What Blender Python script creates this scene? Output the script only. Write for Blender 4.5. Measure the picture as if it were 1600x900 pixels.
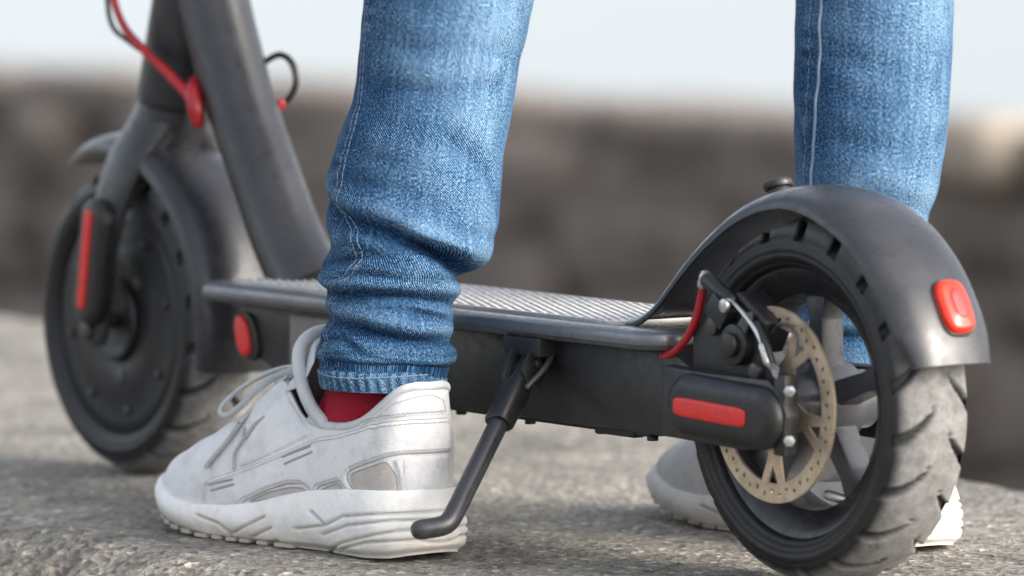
import bpy, bmesh, math, random
import numpy as np
from mathutils import Vector, Matrix, noise as mnoise
from mathutils.bvhtree import BVHTree
from mathutils.geometry import delaunay_2d_cdt

for o in list(bpy.data.objects):
    bpy.data.objects.remove(o, do_unlink=True)
scene = bpy.context.scene
col = scene.collection
random.seed(7)
rng = np.random.default_rng(7)
R = math.radians

# ------------------------------------------------------------------ camera
cam_data = bpy.data.cameras.new('camera')
cam = bpy.data.objects.new('camera', cam_data)
col.objects.link(cam)
cam.location = (2.58977, -2.07416, 0.42174)
cam.rotation_euler = (math.pi / 2 - 0.0743223, 0.0, 0.9514155)
cam_data.sensor_width = 36.0
cam_data.lens = 197.67
cam_data.clip_start = 0.05
cam_data.clip_end = 4000.0
cam_data.dof.use_dof = True
cam_data.dof.focus_distance = 3.43
cam_data.dof.aperture_fstop = 5.8
scene.camera = cam

# ------------------------------------------------------------------ sky and sun
SUN_DIR = Vector((0.84, 0.40, 0.46)).normalized()        # towards the sun
sun_el = math.asin(SUN_DIR.z)
world = bpy.data.worlds.new('World')
scene.world = world
world.use_nodes = True
wn = world.node_tree
for n_ in list(wn.nodes):
    wn.nodes.remove(n_)
w_out = wn.nodes.new('ShaderNodeOutputWorld')
w_bg = wn.nodes.new('ShaderNodeBackground')
w_sky = wn.nodes.new('ShaderNodeTexSky')
w_sky.sky_type = 'NISHITA'
w_sky.sun_disc = False
w_sky.sun_elevation = sun_el
w_sky.sun_rotation = math.atan2(SUN_DIR.x, SUN_DIR.y)
w_sky.air_density = 1.0
w_sky.dust_density = 4.0
w_sky.ozone_density = 1.0
w_hsv = wn.nodes.new('ShaderNodeHueSaturation')           # thin bright overcast: a paler sky
w_hsv.inputs['Saturation'].default_value = 0.40
w_bg.inputs['Strength'].default_value = 0.15
wn.links.new(w_sky.outputs[0], w_hsv.inputs['Color'])
wn.links.new(w_hsv.outputs[0], w_bg.inputs['Color'])
wn.links.new(w_bg.outputs[0], w_out.inputs['Surface'])
sun_data = bpy.data.lights.new('sun', 'SUN')
sun_data.energy = 0.85
sun_data.angle = R(18)
sun_data.color = (1.0, 0.90, 0.78)
sun = bpy.data.objects.new('sun', sun_data)
col.objects.link(sun)
sun.rotation_euler = (-SUN_DIR).to_track_quat('-Z', 'Y').to_euler()
sun.location = (3, 2, 4)
scene.view_settings.view_transform = 'Standard'
scene.view_settings.look = 'None'
scene.view_settings.gamma = 1.0
scene.view_settings.exposure = 1.52
scene.view_settings.use_curve_mapping = False
scene.render.engine = 'CYCLES'

# ------------------------------------------------------------------ helpers
def link_mesh(name, verts, faces, mat, parent=None, smooth=True, sharp=38, kind=None):
    """One mesh object. Coordinates are world ones; a child is stored relative to its root."""
    root = parent
    while root is not None and root.parent is not None:
        root = root.parent
    v = np.asarray(verts, float).reshape(-1, 3)
    if root is not None:
        v = v - np.array(root.location)
    me = bpy.data.meshes.new(name)
    me.from_pydata([tuple(p) for p in v], [], [tuple(int(i) for i in f) for f in faces])
    me.validate()
    bm = bmesh.new(); bm.from_mesh(me)
    bmesh.ops.recalc_face_normals(bm, faces=bm.faces)
    bm.to_mesh(me); bm.free()
    if smooth:
        me.polygons.foreach_set('use_smooth', [True] * len(me.polygons))
        me.set_sharp_from_angle(angle=R(sharp))
    if mat: me.materials.append(mat)
    o = bpy.data.objects.new(name, me)
    col.objects.link(o)
    o.parent = parent
    if kind: o['kind'] = kind
    return o

def thing(name, label, cat, loc, group=None):
    o = bpy.data.objects.new(name, None)
    col.objects.link(o)
    o.empty_display_size = 0.05
    o.location = loc
    o['label'] = label; o['category'] = cat
    if group: o['group'] = group
    return o

def grid_faces(nu, nv, close_u=False, close_v=False, base=0):
    f = []
    for i in range(nu if close_u else nu - 1):
        for j in range(nv if close_v else nv - 1):
            a, b = i, (i + 1) % nu
            c, d = j, (j + 1) % nv
            f.append((base + a * nv + c, base + b * nv + c, base + b * nv + d, base + a * nv + d))
    return f

def rings_mesh(rings, cap0=True, cap1=True):
    """rings: (k, n, 3) closed rings."""
    rings = np.asarray(rings, float)
    k, n = rings.shape[:2]
    v = rings.reshape(-1, 3)
    f = grid_faces(k, n, close_v=True)
    if cap0: f.append(tuple(range(n - 1, -1, -1)))
    if cap1: f.append(tuple((k - 1) * n + i for i in range(n)))
    return v, f

def spline(pts, n):
    """Catmull-Rom through pts (any dimension), n samples."""
    C = np.array(pts, float)
    C = np.vstack([2 * C[0] - C[1], C, 2 * C[-1] - C[-2]])
    m = len(C) - 3
    out = []
    for t in np.linspace(0, m, n):
        i = min(int(t), m - 1); k = t - i
        p0, p1, p2, p3 = C[i:i + 4]
        out.append(.5 * (2 * p1 + (p2 - p0) * k + (2 * p0 - 5 * p1 + 4 * p2 - p3) * k * k + (3 * p1 - p0 - 3 * p2 + p3) * k ** 3))
    return np.array(out)

def tube(pts, rad, n=14, samples=None, up=(0, 0, 1), flat=1.0, dome=True):
    P = spline(pts, samples) if samples else np.array(pts, float)
    k = len(P)
    rad = np.interp(np.linspace(0, 1, k), np.linspace(0, 1, len(np.atleast_1d(rad))), np.atleast_1d(rad)) if np.ndim(rad) else np.full(k, rad)
    T = np.gradient(P, axis=0); T /= np.linalg.norm(T, axis=1)[:, None] + 1e-12
    u = np.array(up, float)
    if abs(T[0] @ u) > .95: u = np.array([1., 0, 0])
    rings = []
    a = np.linspace(0, 2 * np.pi, n, endpoint=False)
    for i in range(k):
        e1 = u - T[i] * (u @ T[i]); e1 /= np.linalg.norm(e1)
        e2 = np.cross(T[i], e1)
        u = e1
        rings.append(P[i] + rad[i] * (np.cos(a)[:, None] * e1 * flat + np.sin(a)[:, None] * e2))
    rings = np.array(rings)
    if dome:
        def cap(i, sgn):
            out = []
            for q in (.55, .85):
                s = math.sqrt(1 - q * q)
                out.append(P[i] + (rings[i] - P[i]) * s + T[i] * sgn * rad[i] * q)
            return out
        c0 = cap(0, -1); c1 = cap(-1, 1)
        rings = np.array([c0[1], c0[0]] + list(rings) + c1)
    return rings_mesh(rings)

def cyl(c, axis, r, h, n=28, bev=0.0, r2=None):
    """Bevelled cylinder/frustum from c along axis for h."""
    c = np.array(c, float); ax = np.array(axis, float); ax /= np.linalg.norm(ax)
    u = np.array([0, 0, 1.]) if abs(ax[2]) < .9 else np.array([1., 0, 0])
    e1 = np.cross(ax, u); e1 /= np.linalg.norm(e1); e2 = np.cross(ax, e1)
    r2 = r if r2 is None else r2
    a = np.linspace(0, 2 * np.pi, n, endpoint=False)
    ring = lambda rr, t: c + ax * t + rr * (np.cos(a)[:, None] * e1 + np.sin(a)[:, None] * e2)
    rs = [ring(r, 0), ring(r2, h)]
    if bev:
        rs = [ring(r - bev, 0), ring(r - bev * .3, bev * .3), ring(r, bev), ring(r2, h - bev), ring(r2 - bev * .3, h - bev * .3), ring(r2 - bev, h)]
    return rings_mesh(np.array(rs))

def lathe(profile, c, axis, n=96):
    """profile: list of (radius, t) revolved round axis through c."""
    c = np.array(c, float); ax = np.array(axis, float); ax /= np.linalg.norm(ax)
    u = np.array([0, 0, 1.]) if abs(ax[2]) < .9 else np.array([1., 0, 0])
    e1 = np.cross(ax, u); e1 /= np.linalg.norm(e1); e2 = np.cross(ax, e1)
    a = np.linspace(0, 2 * np.pi, n, endpoint=False)
    rs = np.array([c + ax * t + r * (np.cos(a)[:, None] * e1 + np.sin(a)[:, None] * e2) for r, t in profile])
    loop = profile[0] == profile[-1]
    return rings_mesh(rs, cap0=profile[0][0] > 1e-6 and not loop, cap1=profile[-1][0] > 1e-6 and not loop)

def pad(c, eu, ev, en, hu, hv, h, p=4.0, bev=.3, n=56, levels=7, crown=.15, pill=False):
    """Raised rounded pad (super-ellipse or pill plan), rising h along en with a rounded edge."""
    c, eu, ev, en = (np.array(q, float) for q in (c, eu, ev, en))
    eu /= np.linalg.norm(eu); ev /= np.linalg.norm(ev); en /= np.linalg.norm(en)
    a = np.linspace(0, 2 * np.pi, n, endpoint=False)
    b = bev * min(hu, hv)
    def plan(inset):
        if pill:
            r = min(hu, hv) - inset; L = max(hu, hv) - min(hu, hv)
            x = r * np.cos(a); y = r * np.sin(a)
            if hu >= hv: x = x + np.where(np.cos(a) >= 0, L, -L)
            else: y = y + np.where(np.sin(a) >= 0, L, -L)
            return x, y
        cu, cv = np.cos(a), np.sin(a)
        return (hu - inset) * np.sign(cu) * np.abs(cu) ** (2 / p), (hv - inset) * np.sign(cv) * np.abs(cv) ** (2 / p)
    rs = []
    x, y = plan(0)
    rs.append(c + x[:, None] * eu + y[:, None] * ev)
    for t in np.linspace(0, 1, levels):
        ins = b * (1 - math.cos(t * math.pi / 2)); hh = h - b * .8 + b * .8 * math.sin(t * math.pi / 2) if h > b * .8 else h * math.sin(t * math.pi / 2)
        x, y = plan(ins)
        rs.append(c + x[:, None] * eu + y[:, None] * ev + en * hh)
    top = rs[-1]; ctr = top.mean(0)
    for q in (.7, .35):
        rs.append(ctr + (top - ctr) * q + en * h * crown * (1 - q * q))
    return rings_mesh(np.array(rs))

def prism(poly, c, eu, ev, en, depth, bevel=.001, seg=2):
    """Polygon in the (eu, ev) plane through c, extruded depth along en, bevelled."""
    c, eu, ev, en = (np.array(q, float) for q in (c, eu, ev, en))
    bm = bmesh.new()
    lo = [bm.verts.new(c + eu * x + ev * y) for x, y in poly]
    hi = [bm.verts.new(c + eu * x + ev * y + en * depth) for x, y in poly]
    k = len(poly)
    bm.faces.new(lo); bm.faces.new(hi[::-1])
    for i in range(k):
        j = (i + 1) % k
        bm.faces.new((lo[j], lo[i], hi[i], hi[j]))
    bmesh.ops.recalc_face_normals(bm, faces=bm.faces)
    if bevel:
        bmesh.ops.bevel(bm, geom=list(bm.edges), offset=bevel, segments=seg, profile=.6, affect='EDGES', clamp_overlap=True)
    bm.verts.index_update()
    v = [tuple(q.co) for q in bm.verts]; f = [tuple(q.index for q in fc.verts) for fc in bm.faces]
    bm.free()
    return v, f

def box(c, half, bevel=.001, seg=2, ex=(1, 0, 0), ey=(0, 1, 0), ez=(0, 0, 1)):
    c = np.array(c, float); ez = np.array(ez, float); ez /= np.linalg.norm(ez)
    hx, hy, hz = half
    return prism([(-hx, -hy), (hx, -hy), (hx, hy), (-hx, hy)], c - ez * hz, ex, ey, ez, 2 * hz, bevel, seg)

def join(*parts):
    V, F, b = [], [], 0
    for v, f in parts:
        v = np.asarray(v, float).reshape(-1, 3)
        V.append(v); F += [tuple(i + b for i in q) for q in f]; b += len(v)
    return np.vstack(V), F

def arc(c, r, a0, a1, n=24, plane='xz'):
    t = np.radians(np.linspace(a0, a1, n))
    return np.stack([c[0] + r * np.cos(t), np.full(n, c[1]), c[2] + r * np.sin(t)], 1)

# ------------------------------------------------------------------ materials
class NT:
    def __init__(s, name):
        s.m = bpy.data.materials.new(name); s.m.use_nodes = True
        s.t = s.m.node_tree; s.b = s.t.nodes['Principled BSDF']
        s.co = s.t.nodes.new('ShaderNodeTexCoord')
    def n(s, typ, **kw):
        q = s.t.nodes.new(typ)
        for k, v in kw.items():
            if k in q.inputs: q.inputs[k].default_value = v
            else: setattr(q, k, v)
        return q
    def l(s, a, b): s.t.links.new(a, b)
    def noise(s, scale, detail=4, rough=.6, vec=None, stretch=None):
        q = s.n('ShaderNodeTexNoise', Scale=scale, Detail=detail, Roughness=rough)
        src = s.co.outputs['Object'] if vec is None else vec
        if stretch:
            mp = s.n('ShaderNodeMapping'); mp.inputs['Scale'].default_value = stretch
            s.l(src, mp.inputs['Vector']); src = mp.outputs[0]
        s.l(src, q.inputs['Vector'])
        return q.outputs['Fac']
    def ramp(s, fac, stops):
        q = s.n('ShaderNodeValToRGB')
        e = q.color_ramp.elements
        while len(e) < len(stops): e.new(.5)
        for el, (p, c) in zip(e, stops):
            el.position = p; el.color = c if len(c) == 4 else (*c, 1)
        s.l(fac, q.inputs['Fac'])
        return q.outputs['Color']
    def mix(s, fac, a, b, mode='MIX'):
        q = s.n('ShaderNodeMix', data_type='RGBA', blend_type=mode)
        for sock, v in ((q.inputs[0], fac), (q.inputs[6], a), (q.inputs[7], b)):
            if hasattr(v, 'is_linked'): s.l(v, sock)
            elif isinstance(v, (int, float)): sock.default_value = v
            else: sock.default_value = (*v, 1) if len(v) == 3 else v
        return q.outputs[2]
    def math(s, op, a, b=0.0):
        q = s.n('ShaderNodeMath', operation=op)
        for sock, v in ((q.inputs[0], a), (q.inputs[1], b)):
            if hasattr(v, 'is_linked'): s.l(v, sock)
            else: sock.default_value = v
        return q.outputs[0]
    def bump(s, h, dist, strength=1.0, prev=None):
        q = s.n('ShaderNodeBump', Strength=strength, Distance=dist)
        s.l(h, q.inputs['Height'])
        if prev is not None: s.l(prev, q.inputs['Normal'])
        return q.outputs[0]
    def attr(s, name): return s.n('ShaderNodeAttribute', attribute_name=name).outputs['Fac']
    def base(s, c):
        if hasattr(c, 'is_linked'): s.l(c, s.b.inputs['Base Color'])
        else: s.b.inputs['Base Color'].default_value = (*c, 1)
    def normal(s, q): s.l(q, s.b.inputs['Normal'])
    def set(s, **kw):
        for k, v in kw.items():
            sock = s.b.inputs[k.replace('_', ' ')]
            if hasattr(v, 'is_linked'): s.l(v, sock)
            else: sock.default_value = v
        return s.m

def simple(name, c, rough=.5, metal=0.0, var=.18, vscale=60, bump=0.0, bscale=500, rvar=.12, dust=0.0, **kw):
    """A painted / moulded surface: slight colour drift, uneven gloss and fine relief."""
    t = NT(name)
    c = np.array(c)
    cc = t.ramp(t.noise(vscale, 5), [(.3, tuple(c * (1 - var))), (.7, tuple(np.minimum(c * (1 + var), 1)))])
    if dust:                                  # dried splashes and road dust
        k = t.math('MULTIPLY', t.ramp(t.noise(22, 7, .7), [(.42, (0, 0, 0)), (.75, (1, 1, 1))]), t.ramp(t.noise(420, 5, .75), [(.42, (.15, .15, .15)), (.66, (1, 1, 1))]))
        cc = t.mix(t.math('MULTIPLY', k, dust), cc, (.20, .185, .165))
    t.base(cc)
    rr = t.n('ShaderNodeMapRange'); rr.inputs['From Min'].default_value = .3; rr.inputs['From Max'].default_value = .7
    rr.inputs['To Min'].default_value = max(rough - rvar, .03); rr.inputs['To Max'].default_value = min(rough + rvar, 1)
    t.l(t.noise(vscale * 2.3, 6), rr.inputs['Value'])
    t.set(Roughness=rr.outputs[0], Metallic=metal)
    if bump: t.normal(t.bump(t.noise(bscale, 4), bump))
    t.set(**kw)
    return t.m

M = {}
M['paint'] = simple('graphite_paint', (.024, .0255, .031), .33, var=.12, vscale=40, bump=.00006, bscale=2500, dust=.20)
M['paint_dark'] = simple('dark_frame_paint', (.0125, .0125, .014), .44, var=.2, vscale=50, bump=.00006, bscale=2500, dust=.22)
M['plastic'] = simple('black_plastic', (.0075, .0075, .0085), .42, var=.25, bump=.00012, bscale=1800, dust=.10)
M['alu'] = simple('brushed_edge_metal', (.16, .165, .18), .34, metal=.6, var=.12)
M['steel'] = simple('bright_steel', (.50, .50, .49), .30, metal=.9, var=.12)
M['darksteel'] = simple('dark_steel', (.07, .07, .072), .4, metal=.6, var=.2)
M['rotor'] = simple('brake_disc_steel', (.55, .44, .33), .36, metal=.6, var=.22, vscale=120)
M['rim'] = simple('rim_paint', (.014, .0145, .017), .35, var=.2, dust=.15)
M['spoke'] = simple('wheel_spoke_paint', (.060, .063, .072), .34, var=.15, dust=.2)
M['red_cable'] = simple('red_cable_sheath', (.36, .010, .016), .36, var=.2)
M['red_reflector'] = simple('red_reflector', (.62, .018, .014), .38, var=.15, vscale=150, bump=.0003, bscale=900)
M['pale_side_patch'] = simple('warm_grey_patch', (.17, .15, .14), .55, var=.1)
M['tail'] = simple('red_lamp_lens', (.74, .030, .012), .25, var=.15, vscale=180)
M['tail_dark'] = simple('dark_red_lens', (.30, .018, .024), .45, var=.1)
M['mat'] = simple('deck_rubber', (.30, .30, .305), .22, var=.2, bump=.0002, bscale=900, Specular_IOR_Level=.9)
M['hub'] = simple('motor_cover', (.011, .011, .012), .52, var=.25, bump=.0001, bscale=900)
M['sock'] = None

def m_tyre():
    t = NT('tyre_rubber')
    d = t.attr('dust')
    n1 = t.noise(55, 6, .65)
    dusty = t.ramp(t.noise(130, 7, .7), [(.30, (.095, .095, .094)), (.5, (.165, .163, .160)), (.72, (.25, .245, .238))])
    black = t.ramp(n1, [(.35, (.0045, .0045, .005)), (.7, (.011, .011, .012))])
    t.base(t.mix(t.math('MULTIPLY', d, t.ramp(n1, [(.2, (.72, .72, .72)), (.6, (1, 1, 1))])), black, dusty))
    rg = t.n('ShaderNodeMapRange'); rg.inputs['To Min'].default_value = .48; rg.inputs['To Max'].default_value = .85
    t.l(d, rg.inputs['Value'])
    t.normal(t.bump(t.noise(420, 6, .7), .0005))
    return t.set(Roughness=rg.outputs[0])
M['tyre'] = m_tyre()

def m_denim():
    t = NT('denim')
    uv = t.n('ShaderNodeUVMap').outputs[0]
    fade = t.attr('fade')
    wv = t.noise(1.0, 3, .7, vec=uv, stretch=(1250, 560, 1))
    wh = t.noise(1.0, 2, .7, vec=uv, stretch=(560, 1350, 1))
    tw = t.n('ShaderNodeTexWave', wave_type='BANDS', bands_direction='DIAGONAL', Scale=420.0, Distortion=1.5, Detail=2.0)
    tw.inputs['Detail Scale'].default_value = 2.0
    t.l(uv, tw.inputs['Vector'])
    weave = t.math('ADD', t.math('MULTIPLY', wv, .52), t.math('ADD', t.math('MULTIPLY', wh, .38), t.math('MULTIPLY', tw.outputs['Fac'], .14)))
    big = t.noise(1.0, 5, .6, vec=uv, stretch=(26, 16, 1))
    slub = t.noise(1.0, 4, .65, vec=uv, stretch=(330, 22, 1))
    fade = t.math('ADD', fade, t.math('MULTIPLY', t.math('SUBTRACT', slub, .5), .55))
    f2 = t.math('ADD', fade, t.math('MULTIPLY', t.math('SUBTRACT', big, .5), .55))
    k = t.math('ADD', t.math('MULTIPLY', t.math('SUBTRACT', weave, .5), 4.2), f2)
    t.base(t.ramp(k, [(.0, (.0010, .0062, .028)), (.27, (.0042, .029, .090)), (.52, (.0150, .073, .172)), (.78, (.075, .170, .285)), (1.0, (.25, .36, .45))]))
    t.normal(t.bump(weave, .0011, .75))
    t.set(Specular_IOR_Level=.15)
    return t.set(Roughness=.9)
M['denim'] = m_denim()
M['thread'] = simple('pale_blue_thread', (.15, .215, .29), .8, var=.2, vscale=900)

def m_sock():
    t = NT('red_knit')
    tw = t.n('ShaderNodeTexWave', wave_type='BANDS', bands_direction='Z', Scale=260.0, Distortion=1.5, Detail=2.0)
    t.l(t.co.outputs['Object'], tw.inputs['Vector'])
    t.base(t.mix(t.noise(700, 3), (.36, .004, .022), (.62, .012, .045)))
    t.normal(t.bump(t.math('ADD', tw.outputs['Fac'], t.noise(900, 3)), .0008))
    return t.set(Roughness=.92)
M['sock'] = m_sock()

def m_leather(name, c, bump=.0004, bscale=420, dirt=.5, rough=.78):
    t = NT(name)
    c = np.array(c)
    n1 = t.noise(38, 6, .65)
    cc = t.ramp(n1, [(.32, tuple(c * .80)), (.5, tuple(c)), (.75, tuple(np.minimum(c * 1.06, .86)))])
    spots = t.ramp(t.noise(95, 8, .75), [(.58, (0, 0, 0)), (.74, (1, 1, 1))])
    t.base(t.mix(t.math('MULTIPLY', spots, dirt), cc, tuple(c * np.array([.62, .56, .49]))))
    t.normal(t.bump(t.noise(bscale, 6, .7), bump, prev=t.bump(t.noise(60, 4), .0012)))
    return t.set(Roughness=rough, Specular_IOR_Level=.3)
M['shoe'] = m_leather('pale_suede', (.66, .66, .67))
M['shoe_panel'] = m_leather('grey_white_overlay', (.66, .66, .668), .0004, 520, .45, .85)
M['shoe_mesh'] = m_leather('beige_mesh', (.50, .465, .44), .0008, 900, .6, .8)
M['lace'] = m_leather('grey_lace', (.48, .50, .51), .0007, 1500, .2, .85)
M['collar'] = m_leather('grey_collar_lining', (.56, .585, .60), .0006, 1200, .2, .8)
M['stitch'] = simple('shoe_thread', (.50, .50, .505), .8)
M['seam'] = simple('seam_shadow_thread', (.33, .325, .325), .8)
def m_sole():
    t = NT('worn_white_foam')
    sep = t.n('ShaderNodeSeparateXYZ'); t.l(t.co.outputs['Object'], sep.inputs[0])
    n1 = t.noise(70, 7, .7)
    low = t.n('ShaderNodeMapRange'); low.inputs['From Min'].default_value = .020; low.inputs['From Max'].default_value = .0
    t.l(t.math('ADD', sep.outputs['Z'], t.math('MULTIPLY', t.math('SUBTRACT', n1, .5), .02)), low.inputs['Value'])
    cl = t.ramp(n1, [(.3, (.63, .62, .60)), (.55, (.74, .735, .72))])
    d = t.mix(t.math('MULTIPLY', low.outputs[0], .45), cl, (.52, .43, .32))       # ground-in brown grime along the tread edge
    d = t.mix(t.math('MULTIPLY', t.attr('groove'), .6), d, (.30, .26, .22))       # dirt held in the moulded grooves
    sp = t.ramp(t.noise(150, 8, .8), [(.60, (0, 0, 0)), (.72, (1, 1, 1))])
    t.base(t.mix(t.math('MULTIPLY', sp, .55), d, (.40, .34, .27)))
    t.normal(t.bump(t.noise(260, 6, .7), .0005))
    return t.set(Roughness=.6)
M['sole'] = m_sole()
M['outsole'] = simple('dark_outsole', (.05, .045, .04), .8, var=.3, bump=.0006, bscale=400)
M['outsole_pale'] = m_leather('grimy_tread', (.46, .41, .34), .0008, 300, .7, .8)

def m_concrete(name, dark=1.0):
    t = NT(name)
    ob = t.co.outputs['Object']
    big = t.noise(3.2, 6, .6)
    mid = t.noise(26, 7, .68)
    cc = t.ramp(big, [(.32, (.20, .195, .183)), (.48, (.325, .316, .296)), (.66, (.42, .41, .39))])
    cc = t.mix(.75, cc, t.ramp(mid, [(.28, (.22, .21, .195)), (.48, (.50, .49, .47)), (.66, (.70, .69, .67))]), 'MULTIPLY')
    cc = t.mix(1.0, cc, (1.36 * dark, 1.34 * dark, 1.30 * dark), 'MULTIPLY')
    vo = t.n('ShaderNodeTexVoronoi', Scale=230.0); t.l(ob, vo.inputs['Vector'])
    bw = t.n('ShaderNodeRGBToBW'); t.l(vo.outputs['Color'], bw.inputs[0])
    g = t.ramp(bw.outputs[0], [(.15, (.22, .21, .21)), (.42, (.80, .78, .75)), (.62, (1, .98, .95)), (.80, (1.15, 1.14, 1.12)), (.90, (2.3, 2.25, 2.15))])
    cc = t.mix(.72, cc, g, 'MULTIPLY')
    fine = t.noise(620, 5, .7)
    cc = t.mix(.8, cc, t.ramp(fine, [(.32, (.40, .40, .42)), (.55, (1, 1, 1)), (.72, (1.5, 1.48, 1.42))]), 'MULTIPLY')
    stain = t.ramp(t.noise(9, 6, .7), [(.56, (0, 0, 0)), (.72, (1, 1, 1))])
    cc = t.mix(t.math('MULTIPLY', stain, .35), cc, (.16, .125, .085))
    t.base(cc)
    nb = t.bump(fine, .0016, prev=t.bump(vo.outputs['Distance'], .0024))
    t.normal(nb)
    return t.set(Roughness=.78)
M['concrete'] = m_concrete('weathered_concrete')

# ------------------------------------------------------------------ setting
def edge_y(x):                       # far edge of the ledge
    return .444 - .1145 * (x + .3365)
LIP = -.225                          # near lip of the ledge, rough below it

def fbm(x, y, s, o=4, seed=0.0):
    return mnoise.fractal(Vector((x * s, y * s, seed)), 1.0, 2.0, o, noise_basis='PERLIN_ORIGINAL')

def build_ledge():
    xs = np.concatenate([np.linspace(-14, -2.3, 50)[:-1], np.arange(-2.3, -.9, .012), np.arange(-.9, .30, .004), np.linspace(.30, 9, 60)])
    tv = np.concatenate([np.linspace(0, .16, 70)[:-1], np.linspace(.16, .86, 150)[:-1], np.linspace(.86, 1, 26)])
    nx, ny = len(xs), len(tv)
    V = []
    for x in xs:
        ye = edge_y(x) + .006 * fbm(x, 3.1, 9) + .010 * fbm(x, 8.1, 2.2)
        lip = LIP + .010 * fbm(x, 1.7, 14) + .006 * fbm(x, 5.7, 45)
        y0 = lip - .34
        for t in tv:
            if t <= .16: y = y0 + (lip - y0) * (t / .16)
            else: y = lip + (ye - lip) * (t - .16) / .84
            dn = lip - y
            fine = -2.2 < x < .32
            if dn > 0:
                q = max(dn, 0)
                z = -.62 * (math.sqrt(q * q + .03 ** 2) - .03)
                if fine:
                    r1 = fbm(x * 1.0, y * .35, 70, 5, 2.0)
                    z += (.0085 * r1 + .005 * fbm(x, y, 26, 3, 6.0)) * min(1, q / .03) - .001
            else:
                z = 0.0
                if fine:
                    z -= .0003 + .0024 * abs(fbm(x, y, 75, 5)) + .0016 * abs(fbm(x, y, 14, 3, 4.0))
                e = ye - y
                if e < .02: z -= .012 * (1 - e / .02) ** 2
            V.append((x, y, z))
    F = grid_faces(nx, ny)
    base = len(V)
    for i, x in enumerate(xs):                       # far face
        p = V[i * ny + ny - 1]
        V.append((p[0], p[1] + .006, -.10)); V.append((p[0], p[1] + .012, -1.9))
    for i in range(nx - 1):
        a, b = i * ny + ny - 1, (i + 1) * ny + ny - 1
        c, d = base + 2 * i, base + 2 * i + 2
        F.append((a, b, d, c)); F.append((c, d, d + 1, c + 1))
    o = link_mesh('pavement', V, F, M['concrete'], sharp=60, kind='structure')
    return o
build_ledge()

def sheet(name, x0, x1, y0, y1, z, mat, n=40, amp=0.0, sc=1.0):
    xs = np.linspace(x0, x1, n); ys = np.linspace(y0, y1, n)
    V = [(x, y, z + (amp * fbm(x, y, sc, 4) if amp else 0)) for x in xs for y in ys]
    return link_mesh(name, V, grid_faces(n, n), mat, kind='structure')
t = NT('packed_earth')
t.base(t.ramp(t.noise(1.3, 7, .65), [(.3, (.060, .052, .044)), (.7, (.115, .10, .088))]))
t.normal(t.bump(t.noise(14, 7, .7), .03)); t.set(Roughness=.95)
M['earth'] = t.m
sheet('road', -30, 30, -40, -.50, -.205, m_concrete('road_concrete', .8), 60, .004, 2.0)
sheet('lower_ground', -60, 60, .30, 7.6, -1.85, M['earth'], 60, .05, .8)

# water beyond the wall
t = NT('pale_water')
t.base((.30, .33, .34))
t.normal(t.bump(t.noise(1.0, 6, .6, stretch=(.9, 2.2, 1)), .05, .6))
t.set(Roughness=.22, IOR=1.33)
M['water'] = t.m
sheet('water', -1500, 1500, 8.3, 2500, -.55, M['water'], 24)

# dark rubble wall across the gap, running along with the ledge
t = NT('dark_rubble')
n1 = t.noise(1.6, 6, .6)
cc = t.ramp(n1, [(.30, (.27, .225, .195)), (.5, (.33, .28, .245)), (.68, (.40, .34, .295))])
cc = t.mix(.6, cc, t.ramp(t.noise(7, 6, .7), [(.3, (.75, .74, .74)), (.6, (1, 1, 1))]), 'MULTIPLY')
t.base(cc); t.normal(t.bump(t.noise(11, 7, .7), .05)); t.set(Roughness=.95)
M['rubble'] = t.m
wall = thing('stone_wall', 'long low dark brown stone wall beyond the concrete ledge', 'wall', (-10, 7.1, -1.85))
def stone(rx, ry, rz, seed):
    bm = bmesh.new()
    bmesh.ops.create_cube(bm, size=2.0)
    bmesh.ops.subdivide_edges(bm, edges=bm.edges, cuts=2, use_grid_fill=True)
    for v in bm.verts:
        p = v.co.copy()
        p = p * (1 - .06 * (p.length - 1.0))
        p += Vector((fbm(p.x + seed, p.y, .9), fbm(p.y + seed, p.z, .9), fbm(p.z + seed, p.x, .9))) * .16
        v.co = Vector((p.x * rx, p.y * ry, p.z * rz))
    me = bpy.data.meshes.new('stone')
    bm.to_mesh(me); bm.free()
    me.polygons.foreach_set('use_smooth', [True] * len(me.polygons))
    me.materials.append(M['rubble'])
    return me
stones = [stone(.5, .5, .5, 3.7 * k) for k in range(6)]
slope = -.0
zc = -1.85
rows = [.42, .24, .20, .17, .16, .15, .15, .145]
z = -1.85
for ri, hrow in enumerate(rows):
    x = -18.0 + random.uniform(0, .4)
    while x < -3.5:
        w = random.uniform(.55, .95) if ri == 0 else random.uniform(.16, .48)
        o = bpy.data.objects.new('stone', random.choice(stones))
        col.objects.link(o); o.parent = wall
        top = z + hrow * random.uniform(.97, 1.03)
        o.location = Vector((x + w / 2, 7.1 + random.uniform(-.05, .05), (z + top) / 2)) - wall.location
        o.scale = (w * 1.5, .56 + random.uniform(-.03, .03), (top - z) * (1.9 if ri < 7 else 1.05))
        o.rotation_euler = (random.uniform(-.03, .03), random.uniform(-.02, .02), random.uniform(-.03, .03) + random.choice((0, math.pi)))
        x += w
    z += hrow
core = link_mesh('wall_core', *box((-10.5, 7.13, -1.05), (8.2, .24, .80), .01), M['rubble'], wall)
# one pale rock on the wall
t = NT('pale_rock')
t.base(t.ramp(t.noise(6, 6), [(.3, (.25, .21, .17)), (.7, (.42, .37, .31))])); t.set(Roughness=.9)
pale = stone(.5, .5, .5, 31.0)
pale.materials[0] = t.m
o = bpy.data.objects.new('stone', pale); col.objects.link(o); o.parent = wall
o.location = Vector((-7.93, 6.90, -.26)) - wall.location
o.scale = (.34, .34, .17)
o['label'] = 'pale beige stone near the top of the wall'

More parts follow.
